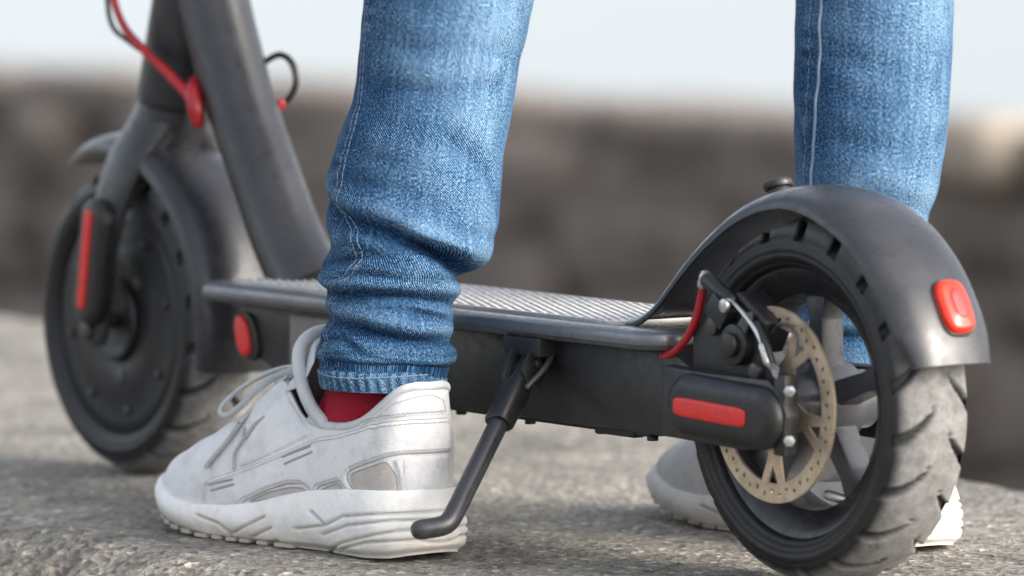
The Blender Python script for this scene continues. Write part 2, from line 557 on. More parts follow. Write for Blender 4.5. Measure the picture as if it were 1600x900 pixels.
# ------------------------------------------------------------------ electric scooter (front towards -X)
WB, WR, ZC = .76, .108, .108
RC = np.array([0, 0, ZC]); FC = np.array([-WB, 0, ZC])
YA = np.array([0, 1.0, 0])
scooter = thing('electric_scooter', 'dark grey electric kick scooter with red cables, red reflectors and kickstand down', 'scooter', (-.38, 0, 0))

def tyre_mesh(c, parent):
    na, npf = 620, 0
    # cross-section, (y, radius), from the near bead over the crown to the far bead
    half = [(.0195, .0775), (.0215, .0795), (.0250, .0815), (.0275, .0850), (.0289, .0885), (.0289, .0922), (.0276, .0960), (.0252, .1000), (.0215, .1033), (.0165, .1058), (.0110, .1072), (.0055, .1079), (0, .1080)]
    prof = spline([(-y, r) for y, r in half] + [(y, r) for y, r in half[-2::-1]], 92)
    ang = np.linspace(0, 2 * np.pi, na, endpoint=False)
    A, Yp = np.meshgrid(ang, prof[:, 0], indexing='ij')
    Rp = np.repeat(prof[None, :, 1], na, 0)
    rows = 19
    per = 2 * np.pi / rows
    cut = np.zeros_like(A)
    tread = (Rp > .0970)
    for sgn in (-1, 1):
        ph = 0 if sgn < 0 else per * .45
        y = Yp * sgn
        # slanted sipe from the shoulder towards the crown, a chevron with the other side
        a0 = (A + ph - .75 * (.0275 - y) / .108 - .10 * ((.0275 - y) / .02) ** 2 * per) % per
        d = np.abs(a0 - per / 2) * .108
        wdt = np.interp(y, [.006, .009, .016, .023, .0285], [.0002, .0024, .0038, .0046, .0050])
        m = (y > .006) & tread
        cut = np.maximum(cut, np.where(m, np.clip(1.25 - 1.25 * (d / wdt) ** 4, 0, 1), 0))
        a1 = (A + ph) % per
        d2 = np.hypot((a1 - per * .12) * .108, (y - .0065) * .8)
        cut = np.maximum(cut, np.where(y > 0, np.clip(1 - (d2 / .0016) ** 2, 0, 1) * .5, 0))
    Rp = Rp - cut * .0046
    for r0, wd, dp in ((.0945, .0009, .0006), (.0890, .0010, .0008), (.0835, .0009, .0007)):      # fine rings moulded in the sidewall
        base = np.repeat(prof[None, :, 1], na, 0)
        Yp = Yp - np.sign(Yp) * np.exp(-((base - r0) / wd) ** 2) * dp
    V = np.stack([c[0] + Rp * np.cos(A), c[1] + Yp, c[2] + Rp * np.sin(A)], -1).reshape(-1, 3)
    F = grid_faces(na, len(prof), close_u=True)
    o = link_mesh('tyre', V, F, M['tyre'], parent, sharp=80)
    base = np.repeat(prof[None, :, 1], na, 0)
    dust = np.clip((base - .0985) / .004, 0, 1) * (1 - cut) ** 1.5
    at = o.data.attributes.new('dust', 'FLOAT', 'POINT')
    at.data.foreach_set('value', dust.reshape(-1).astype(np.float32))
    return o

# ---- rear wheel
rw = link_mesh('rear_wheel', *lathe([(.0790, -.0188), (.0815, -.0205), (.0805, -.0222), (.0780, -.0218), (.0745, -.0195), (.0690, -.0165), (.0640, -.0125), (.0625, -.006), (.0620, 0), (.0625, .006), (.0640, .0125), (.0690, .0165), (.0745, .0195), (.0780, .0218), (.0805, .0222), (.0815, .0205), (.0790, .0188), (.0740, .0110), (.0735, -.0110), (.0790, -.0188)], RC, YA, 140), M['rim'], scooter)
tyre_mesh(RC, rw)
link_mesh('hub', *lathe([(.0, -.0380), (.0165, -.0380), (.0175, -.0370), (.0175, -.016), (.0235, -.013), (.0235, .013), (.0175, .016), (.0175, .0285), (.0165, .030), (0, .030)], RC, YA, 64), M['spoke'], rw)
for k in range(5):
    a = R(90 + 72 * k)
    er = np.array([math.cos(a), 0, math.sin(a)]); et = np.array([-math.sin(a), 0, math.cos(a)])
    link_mesh('spoke', *prism([(.019, -.0078), (.050, -.0062), (.0635, -.0095), (.0635, .0095), (.050, .0062), (.019, .0078)], RC - YA * .0085, er, et, YA, .017, .0016), M['spoke'], rw)
def brake_disc():
    n, ri, ro = 46, .0465, .0580
    V, F = [], []
    th = .0019
    for side in (0, 1):
        y = -.0400 + side * th
        for k in range(n):
            a0, a1 = 2 * np.pi * k / n, 2 * np.pi * (k + 1) / n
            am = (a0 + a1) / 2; rm = (ri + ro) / 2 + (.0011 if k % 2 else -.0011)
            outer = [(ri, a0), ((ri + ro) / 2, a0), (ro, a0), (ro, am), (ro, a1), ((ri + ro) / 2, a1), (ri, a1), (ri, am)]
            hole = []
            for j, q in enumerate((225, 180, 135, 90, 45, 0, -45, -90)):
                qa = R(q)
                hole.append((rm + .0015 * math.sin(qa), am + .0015 * math.cos(qa) / rm))
            b = len(V)
            for rr, aa in outer + hole:
                V.append((RC[0] + rr * math.cos(aa), y, RC[2] + rr * math.sin(aa)))
            for j in range(8):
                j2 = (j + 1) % 8
                F.append((b + j, b + j2, b + 8 + j2, b + 8 + j))
    h = len(V) // 2
    for k in range(n):
        b = 16 * k
        for j in range(8):
            j2 = (j + 1) % 8
            F.append((b + 8 + j, b + 8 + j2, h + b + 8 + j2, h + b + 8 + j))
        for j, j2 in ((2, 3), (3, 4), (6, 7), (7, 0)):
            F.append((b + j, b + j2, h + b + j2, h + b + j))
    parts = [(np.array(V), F)]
    for k in range(5):
        a = R(72 * k + 54)
        er = np.array([math.cos(a), 0, math.sin(a)]); et = np.array([-math.sin(a), 0, math.cos(a)])
        parts.append(prism([(.017, -.009), (.030, -.0035), (.0475, -.0110), (.0475, -.0048), (.0355, .0005), (.0475, .0058), (.0475, .0110), (.031, .0075), (.017, .010)], RC - YA * .0398, er, et, YA, .0016, 0), )
    parts.append(lathe([(.0125, -.0399), (.0215, -.0399), (.0215, -.0382), (.0125, -.0382)], RC, YA, 48))
    return join(*parts)
bd = link_mesh('brake_disc', *brake_disc(), M['rotor'], rw, sharp=30)
for k in range(5):
    a = R(72 * k + 54)
    link_mesh('disc_bolt', *cyl(RC + np.array([.0185 * math.cos(a), -.0397, .0185 * math.sin(a)]), -YA, .0030, .0026, 12, .0005), M['steel'], rw)
link_mesh('valve_stem', *tube([(.0, 0, 0), (-.010, -.010, .004)] + np.array([.030, -.004, ZC - .057]), .003, 10), M['steel'], rw)

# ---- front wheel with the motor in its hub
fw_ = link_mesh('front_wheel', *lathe([(.0, -.024), (.030, -.0245), (.034, -.0262), (.050, -.0262), (.054, -.0245), (.071, -.0240), (.0755, -.0238), (.0795, -.0215), (.0800, -.018), (.0755, -.0155), (.0755, .0155), (.080, .018), (.0795, .0215), (.0755, .0238), (.054, .0245), (0, .024)], FC, YA, 120), M['hub'], scooter)
tyre_mesh(FC, fw_)
link_mesh('motor_cover', *lathe([(.0225, -.0290), (.0240, -.0298), (.0270, -.0298), (.0290, -.0275), (.0290, -.0255), (.0225, -.0255)], FC, YA, 64), M['hub'], fw_)
for k in range(8):
    a = R(45 * k + 12)
    link_mesh('cover_bolt', *cyl(FC + np.array([(.0640) * math.cos(a), -.0232, .0640 * math.sin(a)]), -YA, .0030, .0030, 12, .0006), M['darksteel'], fw_)
for k in range(3):
    a = R(120 * k + 40)
    link_mesh('cover_plug', *cyl(FC + np.array([.040 * math.cos(a), -.0260, .040 * math.sin(a)]), -YA, .0055, .0012, 16, .0004), M['darksteel'], fw_)
link_mesh('axle', *cyl(FC - YA * .046, YA, .0055, .092, 16, .001), M['darksteel'], fw_)

# ---- fenders
def sweep_fender(path, depth, hw, thick=.0022, m=29, p=2.6):
    P = np.array(path, float)
    T = np.gradient(P, axis=0); T /= np.linalg.norm(T, axis=1)[:, None]
    N = np.stack([T[:, 1], -T[:, 0]], 1)          # outwards, the path runs from the rear end forwards
    k = len(P)
    depth = np.interp(np.linspace(0, 1, k), np.linspace(0, 1, len(depth)), depth)
    hw = np.interp(np.linspace(0, 1, k), np.linspace(0, 1, len(hw)), hw)
    q = np.linspace(-1, 1, m)
    a = q * np.pi / 2
    yy = np.sign(a) * np.abs(np.sin(a)) ** (2 / p)
    nn = 1 - np.abs(np.cos(a)) ** (2 / p)
    def shell(off):
        V = np.zeros((k, m, 3))
        for i in range(k):
            h2, d2 = hw[i] - off, depth[i]
            V[i, :, 1] = yy * h2
            dd = nn * d2 + off * (1 - nn)
            V[i, :, 0] = P[i, 0] - N[i, 0] * dd; V[i, :, 2] = P[i, 1] - N[i, 1] * dd
        return V
    o, i_ = shell(0), shell(thick)
    V = np.vstack([o.reshape(-1, 3), i_.reshape(-1, 3)])
    F = grid_faces(k, m) + [tuple(reversed(f)) for f in grid_faces(k, m, base=k * m)]
    b = k * m
    for j in range(m - 1):
        F.append((j, j + 1, b + j + 1, b + j)); e = (k - 1) * m
        F.append((e + j + 1, e + j, b + e + j, b + e + j + 1))
    for i in range(k - 1):
        F.append((i * m, (i + 1) * m, b + (i + 1) * m, b + i * m)); e = m - 1
        F.append(((i + 1) * m + e, i * m + e, b + i * m + e, b + (i + 1) * m + e))
    return V, F
rear_arc = [(.128 * math.cos(R(a)), ZC + .128 * math.sin(R(a))) for a in np.linspace(93, 14, 22)]
pth = spline([(-.186, .1478), (-.166, .1484), (-.147, .1520), (-.130, .1610), (-.115, .1755), (-.0985, .1920), (-.077, .2085), (-.052, .2235), (-.027, .2325)] + rear_arc, 110)[::-1]
rf = link_mesh('rear_fender', *sweep_fender(pth, [.010, .0150, .0165, .016, .015, .014, .014, .0135, .013, .013, .012, .010, .006], [.0285, .0335, .0345, .035, .035, .035, .035, .034, .033, .033, .034, .037, .040], p=2.35), M['paint'], scooter, sharp=50)
hook_d = np.array([-.35, 0, .94])
link_mesh('fender_hook', *join(cyl((-.047, .004, .2215), hook_d, .0090, .011, 24, .0012, .0072), cyl((-.0505, .004, .2312), hook_d, .0092, .0050, 24, .0016)), M['paint_dark'], rf)
ta = R(29)
tn = np.array([math.cos(ta), 0, math.sin(ta)]); tt = np.array([-math.sin(ta), 0, math.cos(ta)])
tc = np.array([0, .0035, ZC]) + tn * .1235
tl = link_mesh('tail_light', *pad(tc, YA, tt, tn, .0108, .0165, .0105, p=3.2, bev=.4), M['tail'], rf)
link_mesh('light_bezel', *pad(tc - tn * .0005, YA, tt, tn, .0120, .0178, .0055, p=3.2, bev=.15), M['plastic'], rf)
link_mesh('light_reflector', *pad(tc + tn * .0106, YA, tt, tn, .0046, .0088, .0016, p=3, bev=.3), M['tail_dark'], rf)

front_arc = [(-WB + .1315 * math.cos(R(a)), ZC + .1315 * math.sin(R(a))) for a in np.linspace(-13, 126, 70)]
ff = link_mesh('front_fender', *sweep_fender(front_arc, [.014, .016, .016, .016, .016, .015, .012, .006], [.033, .035, .0355, .0355, .035, .0345, .031, .020]), M['paint'], scooter, sharp=50)

# ---- deck and body
def side_poly(pts, y0, y1, bevel=.0015):
    return prism(pts, (0, y0, 0), (1, 0, 0), (0, 0, 1), (0, 1, 0), y1 - y0, bevel)
body_poly = [(-.562, .1365), (-.562, .112), (-.545, .0985), (-.505, .0850), (-.480, .0820), (-.060, .0820), (-.045, .0840), (-.045, .1235), (-.070, .1265), (-.090, .1365)]
body = link_mesh('deck_body', *side_poly(body_poly, -.0495, .0495, .003), M['paint_dark'], scooter)
link_mesh('pale_side_patch', *side_poly([(-.500, .1290), (-.500, .0870), (-.425, .0870), (-.425, .1290)], -.0510, -.0494, .0005), M['pale_side_patch'], body)  # thin paler warm-grey patch on the near side of the body
link_mesh('base_plate', *side_poly([(-.53, .0822), (-.53, .0795), (-.115, .0795), (-.115, .0822)], -.0435, .0435, .0008), M['plastic'], body)
for x in (-.48, -.40, -.32, -.245, -.17, -.118):
    for s in (-1, 1):
        link_mesh('base_bolt', *cyl((x, s * .039, .0797), (0, 0, -1), .0035, .0028, 10, .0006), M['plastic'], body)
link_mesh('base_clip', *box((-.150, -.0405, .0800), (.020, .004, .0022), .0006), M['plastic'], body)
link_mesh('port_ring', *pad((-.5495, -.0490, .1115), (1, 0, 0), (-.25, 0, 1), (0, -1, 0), .0105, .0165, .0035, p=2.6, bev=.2), M['plastic'], body)
link_mesh('charging_port_cover', *pad((-.5530, -.0520, .1120), (1, 0, 0), (-.25, 0, 1), (0, -1, 0), .0082, .0140, .0040, p=2.4, bev=.4), M['red_reflector'], body)

# the deck edge: a rounded rail right round, the mat inside it
def rounded_rect(x0, x1, hw, r, n=10):
    pts = []
    for cx, cy, a0 in ((x1 - r, hw - r, 0), (x0 + r, hw - r, 90), (x0 + r, -hw + r, 180), (x1 - r, -hw + r, 270)):
        for a in np.linspace(a0, a0 + 90, n):
            pts.append((cx + r * math.cos(R(a)), cy + r * math.sin(R(a))))
    return np.array(pts)
def deck_edge():
    prof = [(0, .1360), (-.001, .1345), (.0015, .1335), (.006, .1345), (.0085, .1375), (.0090, .1405), (.0080, .1435), (.0055, .1455), (.0020, .1462), (-.003, .1460), (-.006, .1450)]
    rings = []
    for off, z in prof:
        pl = rounded_rect(-.602 - off + .009, -.0860 + off - .009, .0560 + off, max(.013 + off, .004))
        rings.append(np.column_stack([pl, np.full(len(pl), z)]))
    return rings_mesh(np.array(rings))
link_mesh('deck_edge', *deck_edge(), M['alu'], scooter, sharp=30)
mat_o = link_mesh('deck_mat', *prism([tuple(p) for p in rounded_rect(-.578, -.150, .0500, .012)], (0, 0, .1445), (1, 0, 0), (0, 1, 0), (0, 0, 1), .0030, .0008), M['mat'], scooter)
parts = []
for i in range(69):
    for j in range(16):
        x = -.571 + i * .0061; y = -.0458 + j * .0061 + (.0015 if i % 2 else -.0015)
        parts.append(cyl((x, y, .1474), (0, 0, 1), .0019, .0012, 6, 0, .0013))
link_mesh('mat_studs', *join(*parts), M['mat'], mat_o, kind='stuff')
ridge = [link_mesh('mat_ridge', *tube([(-.572, s * .0488, .1474), (-.16, s * .0488, .1474)], .0012, 8), M['mat'], mat_o) for s in (-1, 1)]

# ---- rear arms with the axle covers
for s in (-1, 1):
    arm_poly = [(-.085, .1265), (-.085, .0835), (-.010, .0815), (.022, .0845), (.034, .0930), (.036, .1060), (.030, .1180), (.018, .1250), (-.045, .1250)]
    y0, y1 = (-.0580, -.0465) if s < 0 else (.0465, .0580)
    arm = link_mesh('rear_arm', *side_poly(arm_poly, y0, y1, .003), M['paint_dark'], scooter)
    en = np.array([0, s, 0.0])
    tilt = R(-2)
    eu = np.array([math.cos(tilt), 0, math.sin(tilt)]); ev = np.array([-math.sin(tilt), 0, math.cos(tilt)])
    cov = link_mesh('axle_cover', *pad((-.0200, s * .0575, .1035), eu, ev, en, .0530, .0190, .0085, bev=.5, pill=True, n=72, crown=.02), M['plastic'], arm)
    link_mesh('reflector_strip', *pad((-.0270, s * .0652, .1030), eu, ev, en, .0345, .0058, .0022, bev=.3, p=7), M['red_reflector'], arm)
    for zz in (.0905, .1195):
        link_mesh('arm_nut', *cyl((.0335, s * .0530, zz), (.7, s * .7, 0), .0036, .0052, 6, .0007), M['steel'], arm)
    link_mesh('axle_nut', *cyl((0, s * .046, ZC), (0, -s, 0), .0110, .012, 6, .0012), M['darksteel'], arm)
link_mesh('arm_bracket', *box((.0280, -.0520, .1050), (.0055, .0050, .0240), .0015), M['plastic'], scooter)

# ---- brake caliper above the left arm
cal = link_mesh('brake_caliper', *side_poly([(-.064, .1255), (-.064, .1480), (-.052, .1590), (-.038, .1690), (-.020, .1690), (-.002, .1560), (.010, .1380), (.014, .1220), (-.030, .1220)], -.0500, -.0460, .001), M['paint_dark'], scooter)
link_mesh('caliper_body', *join(box((-.012, -.0400, .1560), (.017, .0110, .0115), .003, 3, ex=(.86, 0, -.5), ez=(.5, 0, .86)), box((-.030, -.0540, .1620), (.0095, .0050, .0075), .002, 2, ex=(.8, 0, -.6), ez=(.6, 0, .8))), M['plastic'], cal)
link_mesh('adjuster_drum', *join(cyl((-.0165, -.0490, .1430), (0, -1, 0), .0125, .0085, 28, .0015), cyl((-.0165, -.0575, .1430), (0, -1, 0), .0075, .0040, 20, .001)), M['plastic'], cal)
link_mesh('caliper_bolt', *cyl((-.040, -.0495, .1520), (0, -1, 0), .0056, .0060, 18, .0012), M['darksteel'], cal)
link_mesh('caliper_bolt', *cyl((-.020, -.0585, .1660), (0, -1, 0), .0042, .0030, 16, .0008), M['steel'], cal)
link_mesh('caliper_bolt', *cyl((.0000, -.0495, .1285), (0, -1, 0), .0050, .0050, 18, .001), M['darksteel'], cal)
link_mesh('brake_lever_arm', *prism([(-.006, -.006), (.022, -.003), (.026, .000), (.022, .004), (-.006, .007)], (-.0165, -.0535, .1430), (.62, 0, .78), (-.78, 0, .62), (0, -1, 0), .0026, .0006), M['darksteel'], cal)
link_mesh('cable_barrel', *tube([(-.044, -.0535, .1790), (-.033, -.0535, .1735), (-.022, -.0535, .1690)], [.0052, .0046, .0040], 14), M['plastic'], cal)
link_mesh('inner_cable', *tube([(-.026, -.0560, .1715), (-.012, -.0560, .1650), (.004, -.0560, .1530), (.0140, -.0560, .1400), (.0175, -.0560, .1330)], .0013, 8, 30), M['steel'], cal)
link_mesh('cable_crimp', *tube([(.0110, -.0562, .1440), (.0160, -.0562, .1350)], .0024, 10), M['steel'], cal)
for k in range(5):
    d = np.array([.008 + .002 * k, -.001 * k, -.010 + .002 * k])
    link_mesh('cable_strand', *tube([(.0160, -.0562, .1345), np.array([.0160, -.0562, .1345]) + d * .6 + [0, 0, .001], np.array([.0160, -.0562, .1345]) + d], .0005, 5), M['steel'], cal)
link_mesh('return_spring', *tube(arc((.018, -.045, .1420), .0150, 140, 10, 20), .0011, 8), M['darksteel'], cal)
link_mesh('brake_hose', *tube([(.0185, -.050, .1210), (.0185, -.054, .132), (.0120, -.0545, .1450), (.002, -.053, .1560)], .0026, 10, 24), M['plastic'], cal)
rc_ = link_mesh('brake_cable', *tube([(-.120, -.040, .1290), (-.098, -.047, .1300), (-.080, -.0500, .1350), (-.066, -.0510, .1460), (-.057, -.0520, .1580), (-.052, -.0525, .1700), (-.0495, -.0530, .1785)], .0025, 14, 60), M['red_cable'], scooter)
link_mesh('cable_end', *tube([(-.0500, -.0530, .1765), (-.0480, -.0530, .1815)], .0036, 12), M['steel'], rc_)

# ---- kickstand
top = np.array([-.2225, -.0500, .1280]); bend = np.array([-.1735, -.1490, .0310]); tip = np.array([-.1786, -.1680, .0258])
kd = (bend - top) / np.linalg.norm(bend - top)
kw = np.array([1, 0, 0]) - kd * kd[0]; kw /= np.linalg.norm(kw)
kn = np.cross(kd, kw)
ks = link_mesh('kickstand', *box((top[0] + .003, -.0560, .1285), (.0190, .0085, .0060), .0015), M['paint_dark'], scooter)
for s in (-1, 1):
    link_mesh('hinge_plate', *prism([(.000, -.008), (.030, -.0085), (.036, 0), (.030, .0085), (.000, .010)], top + kw * (s * .0085 - .0015), kd, kn, kw, .0030, .0007), M['paint_dark'], ks)
link_mesh('hinge_pin', *cyl(top + kd * .018 - kw * .0115, kw, .0034, .023, 14, .0008), M['darksteel'], ks)
link_mesh('upper_leg', *tube([top + kd * .006, top + kd * .028, top + kd * .040], [.0058, .0062, .0075], 16), M['paint_dark'], ks)
link_mesh('sleeve', *rings_mesh(np.array([[top + kd * t_ + r_ * (abs(math.cos(a)) ** .6 * math.copysign(1, math.cos(a)) * kw + abs(math.sin(a)) ** .6 * math.copysign(1, math.sin(a)) * kn * .9) for a in np.linspace(0, 2 * np.pi, 28, endpoint=False)] for t_, r_ in ((.032, .0070), (.033, .0083), (.040, .0090), (.066, .0086), (.0675, .0078))])), M['plastic'], ks)
link_mesh('lower_leg', *tube(list(np.array([top + kd * .060, top + kd * .085])) + list(spline([bend - kd * .022, bend - kd * .010, bend + np.array([0, -.004, -.0025]), tip], 16)), .0062, 16), M['paint'], ks)
link_mesh('return_spring', *tube([top + kd * .004 + kw * .016, top + kd * .02 + kw * .0165 + np.array([0, .001, -.001]), top + kd * .038 + kw * .010], .0022, 10, 14), M['darksteel'], ks)

# ---- down tube, head and fork
def ell_loft(pts, n=36, samples=60):
    """pts: (x, y, z, rx, ry): elliptical sections square to the path in the XZ plane."""
    Q = spline(pts, samples)
    P = Q[:, :3]
    T = np.gradient(P, axis=0); T /= np.linalg.norm(T, axis=1)[:, None]
    a = np.linspace(0, 2 * np.pi, n, endpoint=False)
    rings = []
    for i in range(len(P)):
        e2 = YA - T[i] * (YA @ T[i]); e2 /= np.linalg.norm(e2)
        e1 = np.cross(T[i], e2)
        rings.append(P[i] + np.cos(a)[:, None] * e1 * Q[i, 3] + np.sin(a)[:, None] * e2 * Q[i, 4])
    return rings_mesh(np.array(rings))
dt = link_mesh('down_tube', *ell_loft([(-.548, 0, .1380, .026, .026), (-.560, 0, .1500, .0245, .0255), (-.581, 0, .1740, .0235, .0250), (-.604, 0, .2090, .0230, .0245), (-.628, 0, .2460, .0230, .0245), (-.652, 0, .2890, .0235, .0250), (-.672, 0, .3320, .0240, .0250), (-.683, 0, .3700, .0220, .0240), (-.690, 0, .4000, .0180, .0220)]), M['paint'], scooter)
hax = np.array([.275, 0, .9614])
h0 = np.array([-.7235, 0, .2625])
head = link_mesh('head_tube', *ell_loft([(*(h0 + hax * t_), r_, r_) for t_, r_ in ((.0015, .0245), (.003, .0258), (.03, .0258), (.08, .0252), (.135, .0250), (.139, .0238))]), M['paint'], scooter)
link_mesh('headset_seal', *cyl(h0 - hax * .004, hax, .0240, .007, 36), M['plastic'], head)
stem = link_mesh('stem', *ell_loft([(*(h0 + hax * t_), r_, r_) for t_, r_ in ((.139, .0225), (.16, .0225), (.5, .0210), (.80, .0205))], 28, 20), M['paint'], scooter)
hb = h0 + hax * .80
bar = link_mesh('handlebar', *tube([hb + np.array([.02, -.21, .0]), hb + np.array([0, -.10, .012]), hb + np.array([0, 0, .014]), hb + np.array([0, .10, .012]), hb + np.array([.02, .21, 0])], .0125, 16, 40), M['paint'], scooter)
for s in (-1, 1):
    link_mesh('grip', *tube([hb + np.array([.0095, s * .145, .0065]), hb + np.array([.021, s * .215, -.001])], .0165, 16), M['plastic'], bar)

fork = link_mesh('front_fork', *ell_loft([(*(h0 - hax * .003), .0256, .0256), (*(h0 - hax * .012), .0262, .0275), (*(h0 - hax * .024), .0250, .0320), (*(h0 - hax * .036), .0200, .0300), (*(h0 - hax * .041), .012, .020)], 36, 24), M['paint'], scooter)
for s in (-1, 1):
    leg = link_mesh('fork_leg', *ell_loft([(-.7265, s * .006, .252, .0235, .0180), (-.7300, s * .020, .2360, .0225, .0130), (-.7335, s * .0330, .2180, .0210, .0090), (-.7390, s * .0400, .1960, .0190, .0072), (-.7450, s * .0425, .1700, .0165, .0062), (-.7520, s * .0430, .1350, .0150, .0060), (-.7580, s * .0430, .1080, .0155, .0060), (-.7600, s * .0430, .0950, .0125, .0055), (-.7605, s * .0430, .0915, .0060, .0045)], 32, 60), M['paint'], fork)
    fu = np.array([.0135, 0, .0790]); fu /= np.linalg.norm(fu); fv = np.array([fu[2], 0, -fu[0]])
    cc_ = np.array([-.7465, s * .0475, .1500])
    link_mesh('fork_cover', *pad(cc_, fu, fv, (0, s, 0), .0450, .0165, .0110, bev=.5, pill=True, n=72, crown=.02), M['plastic'], leg)
    link_mesh('reflector_strip', *pad(cc_ + fu * .002 + np.array([-.001, s * .0100, 0]), fu, fv, (0, s, 0), .0350, .0048, .0026, bev=.3, p=7), M['red_reflector'], leg)
    link_mesh('fork_nut', *cyl((-.760, s * .047, .1015), (0, s, 0), .0065, .0050, 12, .001), M['darksteel'], leg)

# ---- cables at the head
gr = link_mesh('cable_grommet', *tube([(-.664, -.0205, .2770), (-.656, -.0270, .2700), (-.651, -.0280, .2590), (-.650, -.0270, .2500)], [.0042, .0058, .0058, .0045], 16, 18), M['red_cable'], scooter)
link_mesh('brake_cable', *tube([(-.655, -.0280, .2650), (-.672, -.0330, .2790), (-.698, -.0400, .2980), (-.722, -.0420, .3150), (-.742, -.0380, .3380), (-.752, -.0300, .3700), (-.745, -.0250, .46), (-.70, -.0250, .60), (-.62, -.03, .80), (-.515, -.06, 1.02)], [.0040, .0036, .0031, .0028, .0027, .0026, .0026, .0026, .0026, .0026], 12, 120), M['red_cable'], scooter)
link_mesh('power_cable', *tube([(-.690, -.0280, .2870), (-.718, -.0390, .3030), (-.742, -.0380, .3130), (-.757, -.0330, .3300), (-.764, -.0280, .3600), (-.755, -.0230, .46), (-.71, -.0220, .60), (-.63, -.02, .80), (-.525, .0, 1.03)], .0019, 10, 110), M['plastic'], scooter)
link_mesh('cable_loop', *tube([(-.640, .0235, .2580), (-.632, .0330, .2640), (-.626, .0370, .2760), (-.630, .0370, .2890), (-.642, .0350, .2950), (-.652, .0290, .2900), (-.656, .0230, .2820)], .0023, 10, 50), M['plastic'], scooter)
link_mesh('loop_grommet', *tube([(-.634, .0200, .2470), (-.637, .0255, .2560), (-.634, .0300, .2620)], .0038, 12, 10), M['red_cable'], scooter)

# ---- shoe shape: outline where upper meets sole, topline, and the surfaces between
FEATHER=[(0,0),(.006,.018),(.02,.029),(.05,.033),(.09,.036),(.14,.043),(.19,.049),(.225,.048),(.255,.040),(.28,.026),(.293,.012),(.297,-.004),(.293,-.018),(.28,-.031),(.255,-.04),(.22,-.044),(.18,-.042),(.13,-.035),(.09,-.031),(.05,-.030),(.02,-.027),(.006,-.017)]
TOPLINE=[(.002,0,.105),(.004,.013,.105),(.014,.022,.1005),(.042,.029,.082),(.075,.030,.0765),(.110,.027,.081),(.143,.021,.101),(.168,.016,.088),(.19,.012,.075),(.205,.008,.067),(.212,.003,.064),(.214,-.001,.063),(.212,-.005,.064),(.205,-.010,.067),(.19,-.014,.073),(.168,-.017,.087),(.143,-.021,.100),(.112,-.026,.084),(.080,-.028,.0795),(.045,-.026,.086),(.014,-.021,.1005),(.004,-.013,.105)]
def closed_spline(ctrl, n):
    C=np.array(ctrl,float); m=len(C); out=[]
    for t in np.linspace(0,m,n,endpoint=False):
        i=int(t); k=t-i
        p0,p1,p2,p3=C[(i-1)%m],C[i%m],C[(i+1)%m],C[(i+2)%m]
        out.append(.5*((2*p1)+(p2-p0)*k+(2*p0-5*p1+4*p2-p3)*k*k+(3*p1-p0-3*p2+p3)*k**3))
    return np.array(out)
def sstep(a,b,x):
    t=np.clip((np.asarray(x,float)-a)/(b-a),0,1); return t*t*(3-2*t)
def shoe_loops(n=440):
    F2=closed_spline(FEATHER,n); T=closed_spline(TOPLINE,n)
    tang=np.roll(F2,-1,0)-np.roll(F2,1,0); tang/=np.linalg.norm(tang,axis=1)[:,None]
    out=np.stack([-tang[:,1],tang[:,0],0*tang[:,0]],1)
    if (out[:,:2]*(F2-[.15,0])).sum(1).mean()<0: out=-out
    s=F2[:,0]
    zf=np.interp(s,[0,.05,.09,.115,.14,.17,.205,.24,.27,.297],[.040,.038,.034,.029,.023,.019,.017,.019,.025,.031])
    zb=np.interp(s,[0,.012,.03,.19,.23,.26,.285,.297],[.004,.001,.0,.0,.003,.008,.015,.021])
    F=np.column_stack([F2,zf])
    return F,T,out,zb
def shoe_upper(F,T,out,m=46):
    s=F[:,0:1]; w=sstep(.17,.28,s); h=T[:,2:3]-F[:,2:3]; up=np.array([[0,0,1.]])
    hd=(F-T)*np.array([[1,1,0]])
    P1=F+out*.003+up*((1-w)*.42*h+w*.40*h)
    P2=T+hd*((1-w)*.22+w*.50)+up*(-(1-w)*.18*h-w*.009)
    v=np.linspace(0,1,m)[:,None,None]
    return (1-v)**3*F+3*v*(1-v)**2*P1+3*v*v*(1-v)*P2+v**3*T   # (m,n,3)
def shoe_sole(F,out,zb,m=34):
    s=F[:,0]; v=np.linspace(0,1,m)[:,None]
    z=(F[:,2]+.003)[None]*(1-v)+zb[None]*v
    heel=1-sstep(.0,.09,s)
    off=.0025+.0045*np.sin(np.pi*np.clip(v*1.05,0,1))**.8+heel[None]*.006*v-.004*sstep(.86,1,v)
    P=np.zeros((m,len(s),3)); P[...,0]=s[None]+off*out[None,:,0]; P[...,1]=F[None,:,1]+off*out[None,:,1]; P[...,2]=z
    return P

